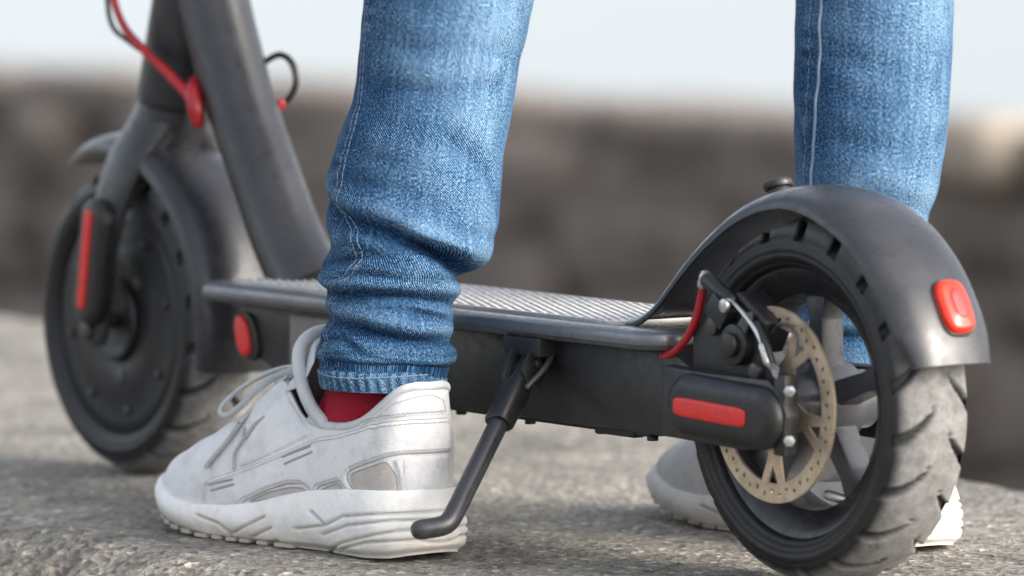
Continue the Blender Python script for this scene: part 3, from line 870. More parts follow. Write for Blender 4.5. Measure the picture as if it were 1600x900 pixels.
# ------------------------------------------------------------------ person standing astride
person = thing('person', 'person in blue jeans, red socks and pale grey running shoes standing astride the scooter', 'person', (-.21, .03, 0))
E1 = np.array([.5805, .8142, 0]); E2 = np.array([-.8142, .5805, 0])      # across / through the leg
LEFT = [(.1018, -.2746, -.1302, .0384), (.1029, -.2748, -.1299, .0388), (.1072, -.2754, -.1295, .0388), (.1104, -.2764, -.1298, .0388), (.1143, -.2765, -.1288, .0404), (.1174, -.2761, -.1273, .0418), (.1213, -.2759, -.1258, .0427), (.1248, -.276, -.1248, .0431), (.1288, -.2772, -.1254, .0416), (.1331, -.2784, -.1257, .0398), (.1389, -.2783, -.1237, .0388), (.1448, -.278, -.1215, .0388), (.1507, -.2789, -.1209, .0388), (.1562, -.2796, -.1201, .0382), (.1613, -.2805, -.1199, .0418), (.1668, -.2817, -.1199, .0436), (.1703, -.2812, -.118, .0454), (.1726, -.2797, -.1152, .0486), (.177, -.2792, -.1132, .0498), (.1809, -.278, -.1103, .05), (.1856, -.2771, -.1076, .0496), (.1927, -.2773, -.1057, .051), (.2025, -.2788, -.1047, .0534), (.2123, -.2801, -.1036, .054), (.2222, -.2811, -.1019, .054), (.234, -.2822, -.0999, .0538), (.2458, -.2829, -.0972, .0532), (.2556, -.2829, -.0941, .0527), (.2655, -.2825, -.0905, .0515), (.2773, -.2824, -.0867, .0503), (.2912, -.2831, -.0835, .0501), (.305, -.2841, -.0806, .0507), (.3208, -.2847, -.0766, .0522), (.3406, -.2858, -.0721, .0532),
        (.42, -.286, -.058, .0565), (.50, -.282, -.046, .061), (.65, -.258, -.030, .073), (.80, -.222, -.010, .086), (.86, -.212, .000, .090)]
RIGHT = [(.0915, -.1468, .1422, .0350), (.0995, -.1478, .1429, .0358), (.1154, -.1492, .1453, .0368), (.1313, -.1514, .1464, .0374), (.1513, -.1537, .1487, .0382), (.1712, -.1558, .1511, .0396), (.1912, -.1575, .1541, .0411), (.2032, -.1584, .1561, .0421), (.2112, -.1587, .1578, .0433), (.2192, -.159, .1596, .0445), (.2312, -.1598, .1617, .0457), (.2432, -.1608, .1635, .047), (.2552, -.1621, .165, .0482), (.2632, -.1628, .166, .0486), (.2792, -.1645, .1681, .0492), (.2993, -.1665, .1706, .0497), (.3194, -.1686, .173, .0499), (.3395, -.1709, .1753, .0499),
        (.42, -.178, .177, .054), (.50, -.185, .175, .060), (.65, -.195, .160, .073), (.80, -.205, .135, .086), (.86, -.208, .125, .090)]
# folds: (points (angle, height)), depth, half width, roll above
LFOLDS = [([(-100, .2180), (-79, .2156), (-58, .2089), (-36, .2043), (-15, .1993), (3, .1919), (26, .1849), (60, .1760), (90, .1705), (130, .165)], .0070, .0068, 1.1),
          ([(2, .1930), (25, .1850), (53, .1747), (90, .1690), (125, .166)], .0105, .0042, .9),
          ([(-130, .163), (-90, .1618), (-59, .1597), (-24, .1611), (5, .1606), (37, .1575), (90, .1507), (140, .150)], .0062, .0042, 1.0),
          ([(-130, .147), (-90, .146), (-42, .1407), (-13, .1376), (21, .1331), (74, .1287), (140, .128)], .0074, .0046, 1.0),
          ([(-120, .1150), (-79, .1158), (-51, .1189), (-22, .1168), (12, .1174), (74, .1121), (130, .112)], .0052, .0034, 1.0),
          ([(-71, .2866), (-28, .2854), (5, .285), (53, .2876)], .0024, .008, .6),
          ([(13, .2592), (35, .2488), (55, .236), (71, .2192)], .0036, .009, .5),
          ([(-95, .1745), (-53, .1806), (-36, .1833)], .0045, .0045, .8),
          ([(-85, .1298), (-45, .1342), (-22, .1282)], .0045, .0036, .8),
          ([(20, .1490), (50, .1450), (95, .1420)], .0038, .0040, .8),
          ([(-50, .232), (-10, .226), (25, .214)], .0022, .009, .4),
          ([(-95, .250), (-75, .240), (-62, .225)], .0030, .008, .4),
          ([(-60, .1690), (-25, .1740), (10, .1700)], .0024, .0030, .9), ([(-20, .1530), (20, .1520), (60, .1450)], .0022, .0026, .9), ([(-5, .1260), (35, .1225), (85, .1215)], .0030, .0028, .9),
          ([(-70, .1880), (-45, .1910), (-20, .1850)], .0022, .0032, .8), ([(-55, .1240), (-25, .1250), (5, .1215)], .0022, .0024, .9), ([(30, .2010), (60, .1950), (95, .1930)], .0018, .0045, .7),
          ([(-40, .2460), (0, .2400), (35, .2300)], .0012, .0060, .6), ([(-30, .3100), (15, .3150), (60, .3050)], .0014, .0070, .6)]
RFOLDS = [([(-60, .2560), (0, .2500), (40, .2510), (80, .2560)], .0014, .008, .6), ([(-30, .2140), (10, .2180), (60, .2080), (100, .204)], .0026, .007, .8),
          ([(-110, .176), (-30, .180), (40, .172), (110, .176)], .0040, .0055, .9), ([(-110, .152), (-20, .148), (50, .153), (110, .148)], .0045, .005, .9),
          ([(-110, .128), (0, .132), (60, .125), (120, .129)], .0045, .0045, .9), ([(-110, .112), (0, .110), (90, .114)], .0035, .0035, .9),
          ([(-95, .2700), (-70, .2600), (-60, .240)], .0022, .007, .4), ([(-85, .300), (-40, .3060), (10, .300)], .0012, .010, .4)]

class Leg:
    def __init__(s, rows, folds, seed, shift=(0, 0), seam=-60):
        r = np.array(rows)
        r[:, 1] += shift[0]; r[:, 2] += shift[1]
        s.seam = seam
        zz = np.arange(r[0, 0], r[-1, 0], .0008)
        k = np.exp(-.5 * (np.arange(-6, 7) / 2.0) ** 2); k /= k.sum()
        sm = lambda q: np.convolve(np.pad(q, 6, mode='edge'), k, 'valid')
        s.zz = zz
        s.cx, s.cy, s.a = (sm(np.interp(zz, r[:, 0], r[:, i])) for i in (1, 2, 3))
        k2 = np.exp(-.5 * (np.arange(-60, 61) / 22.0) ** 2); k2 /= k2.sum()
        s.b = np.convolve(np.pad(s.a, 60, mode='edge'), k2, 'valid') * 1.10
        s.folds, s.seed = folds, seed
    def disp(s, al, z):
        d = np.zeros(np.broadcast(al, z).shape); ridge = np.zeros_like(d)
        deg = np.degrees(al)
        for pts, amp, w, roll in s.folds:
            p = np.array(pts, float)
            zf = np.interp(deg, p[:, 0], p[:, 1])
            win = sstep(p[0, 0] - 14, p[0, 0] + 10, deg) * (1 - sstep(p[-1, 0] - 10, p[-1, 0] + 14, deg))
            q = z - zf
            val = np.exp(-np.abs(q / w) ** 1.35)
            rid = np.exp(-((q - 1.55 * w) / (1.25 * w)) ** 2)
            rid2 = np.exp(-((q + 1.7 * w) / (1.4 * w)) ** 2)
            d += win * amp * (-val + .62 * roll * rid + .28 * roll * rid2)
            ridge += win * (amp / .005) * (.75 * rid + .3 * rid2 - 1.0 * val)
        sd = s.seed
        pk = np.exp(-((deg - s.seam) / 8.0) ** 2)                    # puckers along the side seam
        ps = np.sin(z * 420 + 3 * np.sin(z * 71 + sd)) * (.6 + .4 * np.sin(z * 133 + sd))
        d += .0013 * pk * ps; ridge += .9 * pk * ps
        d += .0006 * np.sin(al * 3 + z * 95 + sd) * np.sin(z * 160 + al * 2 + sd * 2) + .0005 * np.sin(al * 7 - z * 210 + sd * 3) * np.sin(z * 70 + sd)
        return d, ridge
    def __call__(s, al, z, off=0.0):
        al = np.asarray(al, float); z = np.asarray(z, float)
        cx, cy, a, b = (np.interp(z, s.zz, q) for q in (s.cx, s.cy, s.a, s.b))
        d, ridge = s.disp(al, z)
        d = d + off
        edge = np.abs(np.sin(al))
        w = 1 - .55 * edge ** 6                      # the outline already carries the folds' bulge
        sa, ca = np.sin(al), np.cos(al)
        P = np.stack([cx, cy, z], -1) + ((a + d * w) * sa)[..., None] * E1 - ((b + d * w) * ca)[..., None] * E2
        return P, ridge

def leg_surface(leg, nz, na, fade0):
    z0, z1 = leg.zz[0], leg.zz[-1]
    zs = np.concatenate([np.linspace(z0, .36, nz), np.linspace(.36, z1, 50)[1:]])
    al = np.linspace(-np.pi, np.pi, na, endpoint=False)
    Z, A = np.meshgrid(zs, al, indexing='ij')
    hem = np.where(Z < z0 + .0125, .0013, 0) + np.where(Z < z0 + .0015, -.0006, 0)
    hem = hem + np.where((Z < z0 + .012), .0006 * np.sin(A * 40 + 25 * Z) * np.sin(np.pi * np.clip((Z - z0) / .0125, 0, 1)), 0)
    P, ridge = leg(A, Z, hem)
    inner, _ = leg(al[None], np.array([[z0]]), -.0022)
    inner2, _ = leg(al[None], np.array([[z0 + .02]]), -.0030)
    P = np.concatenate([inner2, inner, P], 0)
    deg = np.degrees(A)
    fade = fade0(deg, Z) + .17 * np.clip(ridge, -1.2, 1.2) + np.where(Z < z0 + .0125, .14 + .16 * np.sin(A * 38 + 60 * Z), 0)
    fade = np.concatenate([fade[:2] * 0 + .3, fade], 0)
    UV = np.stack([np.broadcast_to(np.concatenate([A[:2], A], 0) * .048, P.shape[:2]), np.concatenate([Z[:2], Z], 0)], -1)
    return P, fade, UV

Lleg, Rleg = Leg(LEFT, LFOLDS, 1.3, (-.010, .007), -66), Leg(RIGHT, RFOLDS, 4.1, (0, 0), -60)
fL = lambda d, z: .33 + .20 * np.exp(-((d - 40) / 34) ** 2) * sstep(.175, .23, z) + .10 * sstep(.24, .33, z) - .05 * sstep(-30, -75, d)
fR = lambda d, z: .40 + .18 * np.exp(-((d - 45) / 36) ** 2) + .06 * np.sin(z * 40)
V, F, FD, UVs, b0 = [], [], [], [], 0
for lg, fd, na in ((Lleg, fL, 300), (Rleg, fR, 220)):
    P, fade, UV = leg_surface(lg, 330 if lg is Lleg else 240, na, fd)
    k, n_ = P.shape[:2]
    V.append(P.reshape(-1, 3)); F += grid_faces(k, n_, close_v=True, base=b0)
    FD.append(fade.reshape(-1)); UVs.append(UV.reshape(-1, 2)); b0 += k * n_
# seat of the jeans joining both legs
hz = np.linspace(.74, 1.0, 24); ha = np.linspace(0, 2 * np.pi, 64, endpoint=False)
hips = []
for z in hz:
    g = sstep(.74, .84, z)
    hips.append(np.stack([-.210 + (.085 + .022 * g) * np.cos(ha), .062 + (.120 + .045 * g) * np.sin(ha), np.full(64, z)], 1))
hips = np.array(hips)
hv, hf = rings_mesh(hips, True, False)
V.append(hv); F += [tuple(i + b0 for i in f) for f in hf]
FD.append(np.full(len(hv), .36)); UVs.append(np.stack([np.tile(ha * .16, 24), np.repeat(hz, 64)], 1))
jeans = link_mesh('jeans', np.vstack(V), F, M['denim'], person, sharp=75)
at = jeans.data.attributes.new('fade', 'FLOAT', 'POINT')
at.data.foreach_set('value', np.concatenate(FD).astype(np.float32))
uvl = jeans.data.uv_layers.new(name='UVMap')
UVall = np.vstack(UVs)
li = np.empty(len(jeans.data.loops), dtype=np.int32); jeans.data.loops.foreach_get('vertex_index', li)
uvl.data.foreach_set('uv', UVall[li].astype(np.float32).reshape(-1))

# body under the jeans: hips and legs as one skin
bm_ = bpy.data.meshes.new('body')
jp = [(-.21, .062, .98), (-.21, .062, .88), (-.214, .0, .84), (-.282, -.046, .50), (-.285, -.075, .33), (-.276, -.122, .125), (-.205, .125, .84), (-.185, .175, .50), (-.168, .172, .32), (-.150, .146, .12)]
bm_.from_pydata([tuple(np.array(p) - np.array(person.location)) for p in jp], [(0, 1), (1, 2), (2, 3), (3, 4), (4, 5), (1, 6), (6, 7), (7, 8), (8, 9)], [])
body_o = bpy.data.objects.new('body', bm_); col.objects.link(body_o); body_o.parent = person
sk = body_o.modifiers.new('skin', 'SKIN'); body_o.modifiers.new('sub', 'SUBSURF').levels = 1
for i, r_ in enumerate((.10, .10, .066, .045, .040, .026, .066, .045, .038, .026)):
    bm_.skin_vertices[0].data[i].radius = (r_, r_)
bm_.skin_vertices[0].data[1].use_root = True
bm_.materials.append(simple('skin', (.50, .31, .22), .55))

def stitch_line(name, leg, pts, dash=.0034, gap=.0016, rad=.00052, off=.0006, parent=None, n=900):
    p = np.array(pts, float)
    q = spline(np.column_stack([np.radians(p[:, 0]), p[:, 1]]), n)
    P, _ = leg(q[:, 0], q[:, 1], off)
    L = np.concatenate([[0], np.cumsum(np.linalg.norm(np.diff(P, axis=0), axis=1))])
    parts = []
    t_ = 0.0
    while t_ + dash < L[-1]:
        ss = np.linspace(t_, t_ + dash, 4)
        seg = np.stack([np.interp(ss, L, P[:, i]) for i in range(3)], 1)
        parts.append(tube(seg, rad, 6)); t_ += dash + gap
    return link_mesh(name, *join(*parts), M['thread'], parent, kind='stuff')
def seam_cord(leg, pts, rad, off, n=260):
    p = np.array(pts, float)
    q = spline(np.column_stack([np.radians(p[:, 0]), p[:, 1]]), n)
    P, _ = leg(q[:, 0], q[:, 1], off)
    return tube(P, rad, 8)
SEAM = [(-69, .3422), (-67, .3185), (-66, .2948), (-62, .2772), (-56, .2597), (-55, .2439), (-55, .2281), (-56, .2161), (-53, .2103), (-46, .2047), (-40, .2002), (-37, .1911), (-33, .1795), (-35, .1728), (-45, .168), (-57, .1625), (-66, .1555), (-68, .1447), (-64, .1326), (-65, .1225), (-66, .1125), (-67, .1025)]
stitch_line('side_stitching', Lleg, [(a, z) for a, z in SEAM], parent=jeans, rad=.00036)
stitch_line('side_stitching', Lleg, [(a - 5.5, z) for a, z in SEAM], parent=jeans, rad=.00036)
RSEAM = [(-46, .356), (-46, .3422), (-46, .3181), (-47, .2899), (-49, .2697), (-53, .2455), (-54, .2233), (-53, .2012), (-52, .16), (-52, .11)]
link_mesh('side_seam', *seam_cord(Rleg, RSEAM, .0011, .0002), M['thread'], jeans)
stitch_line('side_stitching', Rleg, [(a - 11, z) for a, z in RSEAM], parent=jeans, rad=.00036)
HEM = [(d, .1112 + .0008 * math.sin(d * .05)) for d in range(-150, 151, 10)]
stitch_line('hem_stitching', Lleg, HEM, parent=jeans, off=.0016)
stitch_line('hem_stitching', Rleg, [(d, .1040) for d in range(-150, 151, 10)], parent=jeans, off=.0016)

# ---- shoes

SADDLE = [(.1965, .0314), (.193, .0358), (.167, .0426), (.1413, .0504), (.1133, .0600), (.085, .0695), (.0640, .0728), (.0440, .0775), (.0240, .0835), (.002, .0858), (-.018, .0858), (-.034, .0856), (-.034, .0650), (-.018, .0653), (.0038, .0652), (.0137, .0635), (.0298, .0583), (.047, .0528), (.051, .0487), (.0488, .0445), (.0425, .0395), (.0483, .0385), (.0575, .0460), (.082, .0396), (.0812, .0355), (.0850, .0350), (.0948, .0411), (.109, .0402), (.1285, .0350), (.1560, .0250), (.1594, .0211), (.1945, .0178)]
PANELS = [('saddle_overlay', SADDLE, .0017, 'shoe_panel'),
          ('heel_tab', [(.0430, .0800), (.0330, .0868), (.0240, .0935), (.0141, .0985), (-.0035, .1025), (-.018, .1028), (-.030, .0990), (-.033, .0885), (-.018, .0882), (.0021, .0882), (.0240, .0860), (.0420, .0800)], .0012, 'shoe'),
          ('eyestay', [(.1410, .0965), (.1370, .0960), (.1263, .0885), (.1103, .0780), (.0952, .0713), (.1155, .0632), (.1362, .0547), (.1601, .0465), (.1641, .0462), (.1611, .0586), (.1520, .0783)], .0012, 'shoe'),
          ('mesh_window', [(.1500, .0255), (.1288, .0332), (.1083, .0376), (.0975, .0382), (.0900, .0350), (.1208, .0297)], .0004, 'shoe_mesh'),
          ('mesh_window', [(.0780, .0383), (.0595, .0442), (.0540, .0392), (.0770, .0362)], .0004, 'shoe_mesh'),
          ('mesh_window', [(.0463, .0505), (.0137, .0606), (.0073, .0525), (.0060, .0415), (.0400, .0398), (.0460, .0450)], .0005, 'shoe_mesh'),
          ('heel_counter', [(.0038, .0630), (-.018, .0632), (-.034, .0630), (-.034, .0420), (-.018, .0415), (.0010, .0410), (.0025, .0528)], .0009, 'shoe')]
RIBS = [[(.1184, .0554), (.0909, .0640)], [(.1139, .0515), (.0877, .0607)], [(.1888, .0335), (.1648, .0385)], [(.1864, .0301), (.1633, .0355)]]
GROOVES = [[(.1959, .0139), (.1728, .0105), (.1639, .0058), (.1625, .0020)], [(.1600, .0050), (.1276, .0178)], [(.1420, .0036), (.1211, .0115)], [(.1339, .0000), (.1177, .0036)],
           [(.0973, .0125), (.0653, .0175), (.0467, .0245), (.0166, .0280), (-.0110, .0300)], [(.0684, .0114), (.0415, .0193), (.0028, .0250), (-.0110, .0250)], [(.0708, .0), (.0485, .0078), (.0154, .0154), (.0011, .0185), (-.011, .0195)],
           [(.0514, .0036), (.0222, .0104), (-.0056, .0132), (-.011, .0100)], [(.0653, .0175), (.0817, .0250)]]

def seg_dist(px, pz, poly):
    best = np.full(px.shape, 1e9)
    for (x0, z0), (x1, z1) in zip(poly[:-1], poly[1:]):
        dx, dz = x1 - x0, z1 - z0
        t = np.clip(((px - x0) * dx + (pz - z0) * dz) / (dx * dx + dz * dz), 0, 1)
        best = np.minimum(best, np.hypot(px - x0 - t * dx, pz - z0 - t * dz))
    return best

def inside_poly(x, y, poly):
    c = np.zeros(x.shape, bool); q = np.asarray(poly); r = np.roll(q, 1, 0)
    for (xi, yi), (xj, yj) in zip(q, r):
        if yi == yj: continue
        c ^= ((yi > y) != (yj > y)) & (x < (xj - xi) * (y - yi) / (yj - yi) + xi)
    return c

def build_shoe(name, heel, ang, side, label=None, LS=.92, WS=.95):
    """side +1: left shoe (outer side towards -Y); -1: right shoe."""
    th = R(ang)
    ax = np.array([-math.cos(th), -math.sin(th), 0]); nx = np.array([math.sin(th), -math.cos(th), 0]) * side
    H = np.array([*heel, 0.0])
    W = lambda P: H + P[..., 0:1] * LS * ax + P[..., 1:2] * WS * nx + P[..., 2:3] * np.array([0, 0, 1.0])
    F, T, out, zb = shoe_loops(520)
    U = shoe_upper(F, T, out, 60)
    # toe creases and seam round the toe cap
    s_, l_, z_ = U[..., 0], U[..., 1], U[..., 2]
    d = seg_dist(s_, z_, [(.2001, .0558), (.1913, .0449), (.1933, .0315), (.1931, .0186)])
    push = -.0009 * np.exp(-(d / .0010) ** 2)
    for cs, am in ((.207, .0011), (.218, .0008), (.229, .0006)):
        push = push - am * np.exp(-((s_ - cs - .25 * l_ * l_ / .05 - .05 * np.sin(l_ * 60)) / .0022) ** 2) * sstep(.035, .05, z_)
    push = push + .0006 * np.sin(s_ * 140 + z_ * 60) * np.sin(l_ * 120 + s_ * 60)
    dirv = np.broadcast_to(out[None], U.shape) * .6 + np.array([0, 0, .6])
    U = U + dirv * push[..., None]
    m, n = U.shape[:2]
    up = link_mesh(name, W(U).reshape(-1, 3), grid_faces(m, n, close_v=True), M['shoe'], person, sharp=70)
    if label: up['label'] = label
    # inner lining so the opening has a wall
    inner = U.copy(); inner[..., :2] -= out[None, :, :2] * .003
    so = up.modifiers.new('thick', 'SOLIDIFY'); so.thickness = .0024; so.offset = -1
    # sole
    S = shoe_sole(F, out, zb, 44)
    S[..., 0] = np.where(S[..., 0] > .285, .285 + (S[..., 0] - .285) * .6, S[..., 0])
    g = np.zeros(S.shape[:2])
    for poly in GROOVES:
        for lateral in (1,):
            q = seg_dist(S[..., 0], S[..., 2], poly)
            g = np.maximum(g, np.exp(-(q / .0009) ** 2) * .0019)
    gcol = np.clip(g / .0019, 0, 1)
    lv = np.linspace(0, 1, S.shape[0])[:, None]
    g = g + .0005 * np.sin(S[..., 0] * 90 + lv * 7) * lv
    S[..., :2] -= out[None, :, :2] * g[..., None]
    cap = S[-1].copy(); cap[:, :2] -= out[:, :2] * .006; cap[:, 2] += .0006
    lip = S[0].copy(); lip[:, :2] -= out[:, :2] * .006; lip[:, 2] -= .0015
    S2 = np.concatenate([lip[None], S, cap[None]], 0)
    v, f = rings_mesh(W(S2), True, True)
    ms = link_mesh('midsole', v, f, M['sole'], up, sharp=75)
    ga = np.concatenate([np.zeros((1, n)), gcol, np.zeros((1, n))], 0)
    ms.data.attributes.new('groove', 'FLOAT', 'POINT').data.foreach_set('value', ga.reshape(-1).astype(np.float32))
    # tread blocks under the edge
    tm = []
    rs_ = random.Random(3)
    k = 0
    while k < n - 14:
        ln = rs_.choice((4, 5, 7, 8)); i0, i1 = k, (k + ln) % n; k0 = k; k += ln + rs_.choice((2, 3, 4))
        s0 = F[k0, 0]
        if s0 < .10 or s0 > .275: continue
        z1 = zb[k0] + .0022
        a_, b_ = F[i0], F[i1]
        quad = []
        for (p, o_) in ((a_, out[i0]), (b_, out[i1])):
            quad += [p[:2] + o_[:2] * .0045, p[:2] - o_[:2] * .012]
        lo = zb[k0] - .0006
        pts = np.array([[*quad[0], z1], [*quad[1], z1], [*quad[3], z1], [*quad[2], z1], [*quad[0], max(lo, .0)], [*quad[1], max(lo, .0)], [*quad[3], max(lo, .0)], [*quad[2], max(lo, .0)]])
        tm.append((W(pts), [(0, 1, 2, 3), (7, 6, 5, 4), (0, 4, 5, 1), (1, 5, 6, 2), (2, 6, 7, 3), (3, 7, 4, 0)]))
    link_mesh('tread_blocks', *join(*tm), M['outsole_pale'], up, smooth=False, kind='stuff')
    # raised panels, drawn in the side view and laid on the surface
    verts = [Vector(p) for p in U.reshape(-1, 3)]
    bvh = BVHTree.FromPolygons(verts, grid_faces(m, n, close_v=True))
    U0 = shoe_upper(F, T, out, 60)
    heel_cols = {}
    for sd_ in (1, -1):                       # columns from the side round to the heel, by arc length
        idx = np.arange(n) if sd_ > 0 else (n - np.arange(n)) % n
        iu = 0
        while F[idx[iu], 0] < .03: iu += 1
        run = idx[:iu + 1][::-1]
        run = np.concatenate([run, idx[::-1][:iu]])
        arc_ = np.concatenate([[0], np.cumsum(np.linalg.norm(np.diff(F[run], axis=0), axis=1))])
        heel_cols[sd_] = (run, arc_)
    def on_surf(s, z, sd=1):
        if s < .03:
            run, arc_ = heel_cols[sd]
            c_ = run[int(np.argmin(np.abs(arc_ - (.03 - s))))]
            v_ = int(np.argmin(np.abs(U[:, c_, 2] - z)))
            v1, v2 = min(v_ + 1, m - 1), max(v_ - 1, 0)
            za, zb_ = U[v2, c_, 2], U[v1, c_, 2]
            t_ = np.clip((z - za) / (zb_ - za + 1e-9), 0, 1)
            return U[v2, c_] * (1 - t_) + U[v1, c_] * t_, out[c_] * .97 + np.array([0, 0, .1])
        h = bvh.ray_cast(Vector((s, .2 * sd, z)), Vector((0, -sd, 0)))
        if h[0] is None:
            h = bvh.find_nearest(Vector((s, .03 * sd, z)))
        nrm = h[1] if h[1].y * sd > 0 else -h[1]
        return np.array(h[0]), np.array(nrm)
    def panel(nm, poly, hgt, mat, sd=1, seam=False):
        p = np.array(poly)
        pts = []                                   # resample and round the outline
        k = len(p)
        for i in range(k):
            a_, b_ = p[i], p[(i + 1) % k]
            cnt = max(2, int(np.linalg.norm(b_ - a_) / .0016))
            for t in np.linspace(0, 1, cnt, endpoint=False): pts.append(a_ + (b_ - a_) * t)
        pts = np.array(pts)
        for _ in range(3): pts = .25 * np.roll(pts, 1, 0) + .5 * pts + .25 * np.roll(pts, -1, 0)
        nb = len(pts)
        lo, hi = pts.min(0), pts.max(0)
        ins = []
        ring = np.vstack([pts, pts[:1]])
        gx, gy = (q.ravel() for q in np.meshgrid(np.arange(lo[0], hi[0], .0021), np.arange(lo[1], hi[1], .0021)))
        ok = inside_poly(gx, gy, pts) & (seg_dist(gx, gy, ring) > .0009)
        ins = list(zip(gx[ok], gy[ok]))
        # an inset ring gives the rounded edge
        cdt = delaunay_2d_cdt([Vector(q) for q in pts] + [Vector(q) for q in ins], [(i, (i + 1) % nb) for i in range(nb)], [], 1, 1e-6)
        vv, ff_ = cdt[0], cdt[2]
        va = np.array([tuple(q) for q in vv])
        dist = seg_dist(va[:, 0], va[:, 1], ring)
        P3 = []
        for (x, y), dd in zip(va, dist):
            q, nr = on_surf(x, y, sd)
            P3.append(q + nr * (hgt * (.35 + .65 * sstep(0, .0016, dd))))
        P3 = np.array(P3); fl = [tuple(q) for q in ff_]
        bd = np.where(dist < 1e-5)[0]
        # skirt down to the surface along the outline
        from collections import Counter
        ec = Counter()
        for q in fl:
            for i in range(len(q)): ec[tuple(sorted((q[i], q[(i + 1) % len(q)])))] += 1
        low = {}
        extra = []
        for (i, j), c in ec.items():
            if c == 1:
                for q in (i, j):
                    if q not in low:
                        s3, nr = on_surf(va[q, 0], va[q, 1], sd)
                        low[q] = len(P3) + len(extra); extra.append(s3 - nr * .0012)
                fl.append((i, j, low[j], low[i]))
        P3 = np.vstack([P3, np.array(extra)])
        if seam:
            rim = np.array([q + nr * .0003 for q, nr in (on_surf(x, y, sd) for x, y in np.vstack([pts, pts[:1]]))])
            link_mesh('panel_edge_shade', *tube(W(rim), .00042, 6, dome=False), M['seam'], up)  # grey cord round the outline, colouring in the shade of the panel edge
        return link_mesh(nm, W(P3), fl, M[mat], up, sharp=65)
    for nm, poly, hgt, mat in PANELS: panel(nm, poly, hgt, mat, 1, nm in ('saddle_overlay', 'mesh_window'))
    if side < 0:
        for nm, poly, hgt, mat in PANELS[:1] + PANELS[3:6]: panel(nm, poly, hgt, mat, -1)
    for nm, poly, hgt, mat in PANELS[:2]:      # a row of stitches inside each panel's edge
        q = np.array(poly); pts = []
        for i in range(len(q)):
            a_, b_ = q[i], q[(i + 1) % len(q)]
            for t in np.linspace(0, 1, max(2, int(np.linalg.norm(b_ - a_) / .0012)), endpoint=False): pts.append(a_ + (b_ - a_) * t)
        pts = np.array(pts)
        for _ in range(4): pts = .25 * np.roll(pts, 1, 0) + .5 * pts + .25 * np.roll(pts, -1, 0)
        tg = np.roll(pts, -1, 0) - np.roll(pts, 1, 0); tg /= np.linalg.norm(tg, axis=1)[:, None] + 1e-9
        nr2 = np.stack([-tg[:, 1], tg[:, 0]], 1)
        if inside_poly(np.array([pts[5, 0] + nr2[5, 0] * .001]), np.array([pts[5, 1] + nr2[5, 1] * .001]), pts)[0] == False: nr2 = -nr2
        pts = pts + nr2 * .0021
        dashes = []
        for i in range(0, len(pts) - 2, 3):
            seg = [on_surf(*pts[i + j]) for j in (0, 1, 2)]
            dashes.append(tube(W(np.array([q3 + n3 * (hgt + .0002) for q3, n3 in seg])), .00036, 5))
        link_mesh('panel_stitching', *join(*dashes), M['stitch'], up, kind='stuff')
    for rb in RIBS:
        pts = [on_surf(*q) for q in np.linspace(rb[0], rb[1], 10)]
        link_mesh('overlay_rib', *tube(W(np.array([q + nr * .0016 for q, nr in pts])), .0009, 8), M['seam'], up)
    # zig-zag stitching at the heel counter
    zz = []
    line = spline([(.0085, .0615), (.0050, .0526), (.0035, .0405)], 27)
    for i, q in enumerate(line):
        s3, nr = on_surf(q[0] + (.0010 if i % 2 else -.0010), q[1]); zz.append(s3 + nr * .0010)
    link_mesh('zigzag_stitching', *tube(W(np.array(zz)), .00045, 6), M['collar'], up)
    # collar roll round the opening
    rear = [i for i in range(n) if T[i, 0] < .105]
    # start behind on the inner front, go round the heel
    order = sorted(rear, key=lambda i: (i + n // 2) % n)
    cr = T[order] + np.array([0, 0, .0005])
    cr[:, :2] -= out[order][:, :2] * .0022
    link_mesh('collar_roll', *tube(W(cr[::3]), .0031, 12), M['collar'], up)
    # tongue: padded, rising in front of the ankle
    tr = []
    for q in np.linspace(0, 1, 26):
        ctr = spline([(.206, 0, .0610), (.180, 0, .0760), (.154, 0, .0930), (.135, 0, .1080), (.123, 0, .1230), (.1180, 0, .1310)], 26)[int(round(q * 25))]
        hwid = np.interp(q, [0, .3, .6, .85, .95, 1], [.009, .019, .0285, .029, .022, .010])
        ht = np.interp(q, [0, .3, .6, .9, 1], [.0025, .0032, .0050, .0055, .0028])
        bend = np.interp(q, [0, .35, .6, 1], [.10, .25, .95, 1.05])
        a_ = np.linspace(0, 2 * np.pi, 36, endpoint=False)
        lx = hwid * np.sign(np.cos(a_)) * np.abs(np.cos(a_)) ** .7; tz = ht * np.sin(a_)
        back = bend * (lx / .028) ** 2 * .024
        nrm = np.array([.62, 0, .78]) * (1 - q) + np.array([.96, 0, .28]) * q
        tr.append(np.stack([ctr[0] - back + nrm[0] * tz, lx + 0 * tz, ctr[2] - back * .35 + nrm[2] * tz], 1))
    link_mesh('tongue', *rings_mesh(W(np.array(tr))), M['collar'], up)
    edge_pts = [(.0850, .0270, .0780), (.0955, .0305, .0875), (.1065, .0305, .1010), (.1145, .0280, .1160), (.1185, .0220, .1260), (.1195, .0100, .1322), (.1195, -.0100, .1322), (.1175, -.0220, .1255), (.1140, -.0280, .1150), (.1060, -.0300, .1008), (.0955, -.0300, .0886)]
    link_mesh('tongue_edge', *tube(W(np.array(spline(edge_pts, 60))), .0042, 12), M['collar'], up)
    edge2 = [(p[0] + .0058, p[1] * .90, p[2] - .0012) for p in edge_pts]
    link_mesh('tongue_edge', *tube(W(np.array(spline(edge2, 60))), .0034, 12), M['collar'], up)
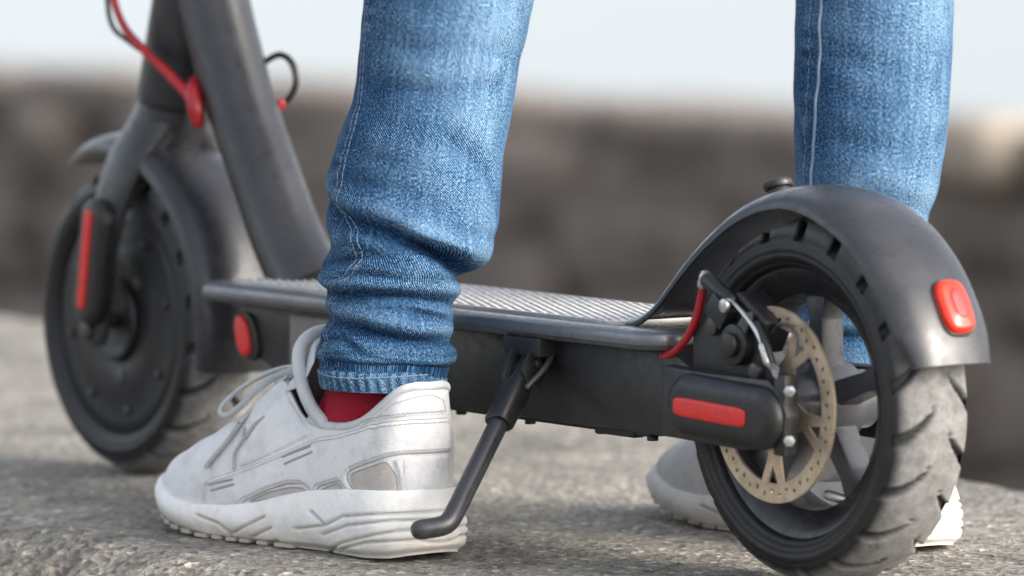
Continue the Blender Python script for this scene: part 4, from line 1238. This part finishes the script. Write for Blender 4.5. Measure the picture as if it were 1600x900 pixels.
    # laces across the throat
    for q in (.165, .181, .195):
        zt = np.interp(q, [.143, .168, .19, .212], [.103, .089, .077, .066])
        hwl = np.interp(q, [.143, .168, .19, .212], [.022, .018, .014, .006])
        link_mesh('lace', *tube(W(np.array([(q - .004, hwl + .006, zt - .010), (q - .001, hwl, zt + .0005), (q, 0, zt + .004), (q + .003, -hwl, zt + .0005), (q + .005, -hwl - .006, zt - .010)])), .0026, 10, 24, flat=.55), M['lace'], up)
    loop = [(.152, .000, .1060), (.1619, .002, .1075), (.1734, .012, .1036), (.1865, .024, .0944), (.1963, .033, .0837), (.1960, .0365, .0777), (.1860, .0370, .0768), (.1738, .0335, .0843), (.1690, .024, .0945), (.163, .010, .1030), (.154, .002, .1055)]
    link_mesh('lace_loop', *tube(W(np.array(loop)), .0023, 10, 70, flat=.7), M['lace'], up)
    loop2 = [(q[0] * 1.0, -q[1] * 1.05, q[2] - .002) for q in loop]
    link_mesh('lace_loop', *tube(W(np.array(loop2)), .0023, 10, 70, flat=.7), M['lace'], up)
    link_mesh('lace_knot', *tube(W(np.array([(.152, -.006, .1045), (.155, 0, .1070), (.154, .006, .1045)])), .0042, 12, 10), M['lace'], up)
    def tail(pts, off, rad=.0021):
        o_ = []
        for q in spline(pts, 26):
            s3, nr = on_surf(*q); o_.append(s3 + nr * off)
        return W(np.array([(.155, .004, .1055), (.161, .014, .0960)] + o_))
    link_mesh('lace_end', *tube(tail([(.1680, .0740), (.1765, .0614), (.1935, .0445)], .0022), .0021, 10, 50, flat=.7), M['lace'], up)
    o_ = []
    for q in spline([(.1640, .0700), (.1625, .0632), (.1668, .0546), (.1655, .0450)], 22):
        s3, nr = on_surf(*q); o_.append(s3 + nr * .0012)
    link_mesh('eyelet_cord', *tube(W(np.array(o_)), .0010, 8), M['seam'], up)
    o_ = []
    for q in spline([(.1480, .0785), (.1555, .0715), (.1600, .0640)], 14):
        s3, nr = on_surf(*q); o_.append(s3 + nr * .0010)
    link_mesh('eyelet_slit', *tube(W(np.array(o_)), [.0008, .0017, .0008], 8), M['seam'], up)
    # sock
    sr = []
    for z, rs, rl, cs in ((.050, .054, .029, .078), (.070, .051, .0285, .077), (.085, .047, .0285, .074), (.100, .041, .0275, .068), (.112, .029, .025, .060), (.122, .024, .022, .060)):
        a_ = np.linspace(0, 2 * np.pi, 60, endpoint=False)
        wob = 1 + .012 * np.sin(a_ * 5 + z * 300)
        lo_ = float(np.interp(z, [.07, .10], [0, -.004])) * (1 if side > 0 else 0)
        sr.append(np.stack([cs + rs * np.cos(a_) * wob, lo_ + rl * np.sin(a_) * wob, np.full(60, z)], 1))
    sv, sf = rings_mesh(W(np.array([spline([r_[i] for r_ in sr], 22) for i in range(60)]).transpose(1, 0, 2)))
    link_mesh('sock', sv, sf, M['sock'], person)
    return up
build_shoe('shoe', (-.231, -.122), 2.0, 1)
build_shoe('shoe', (-.083, .148), -3.0, -1)
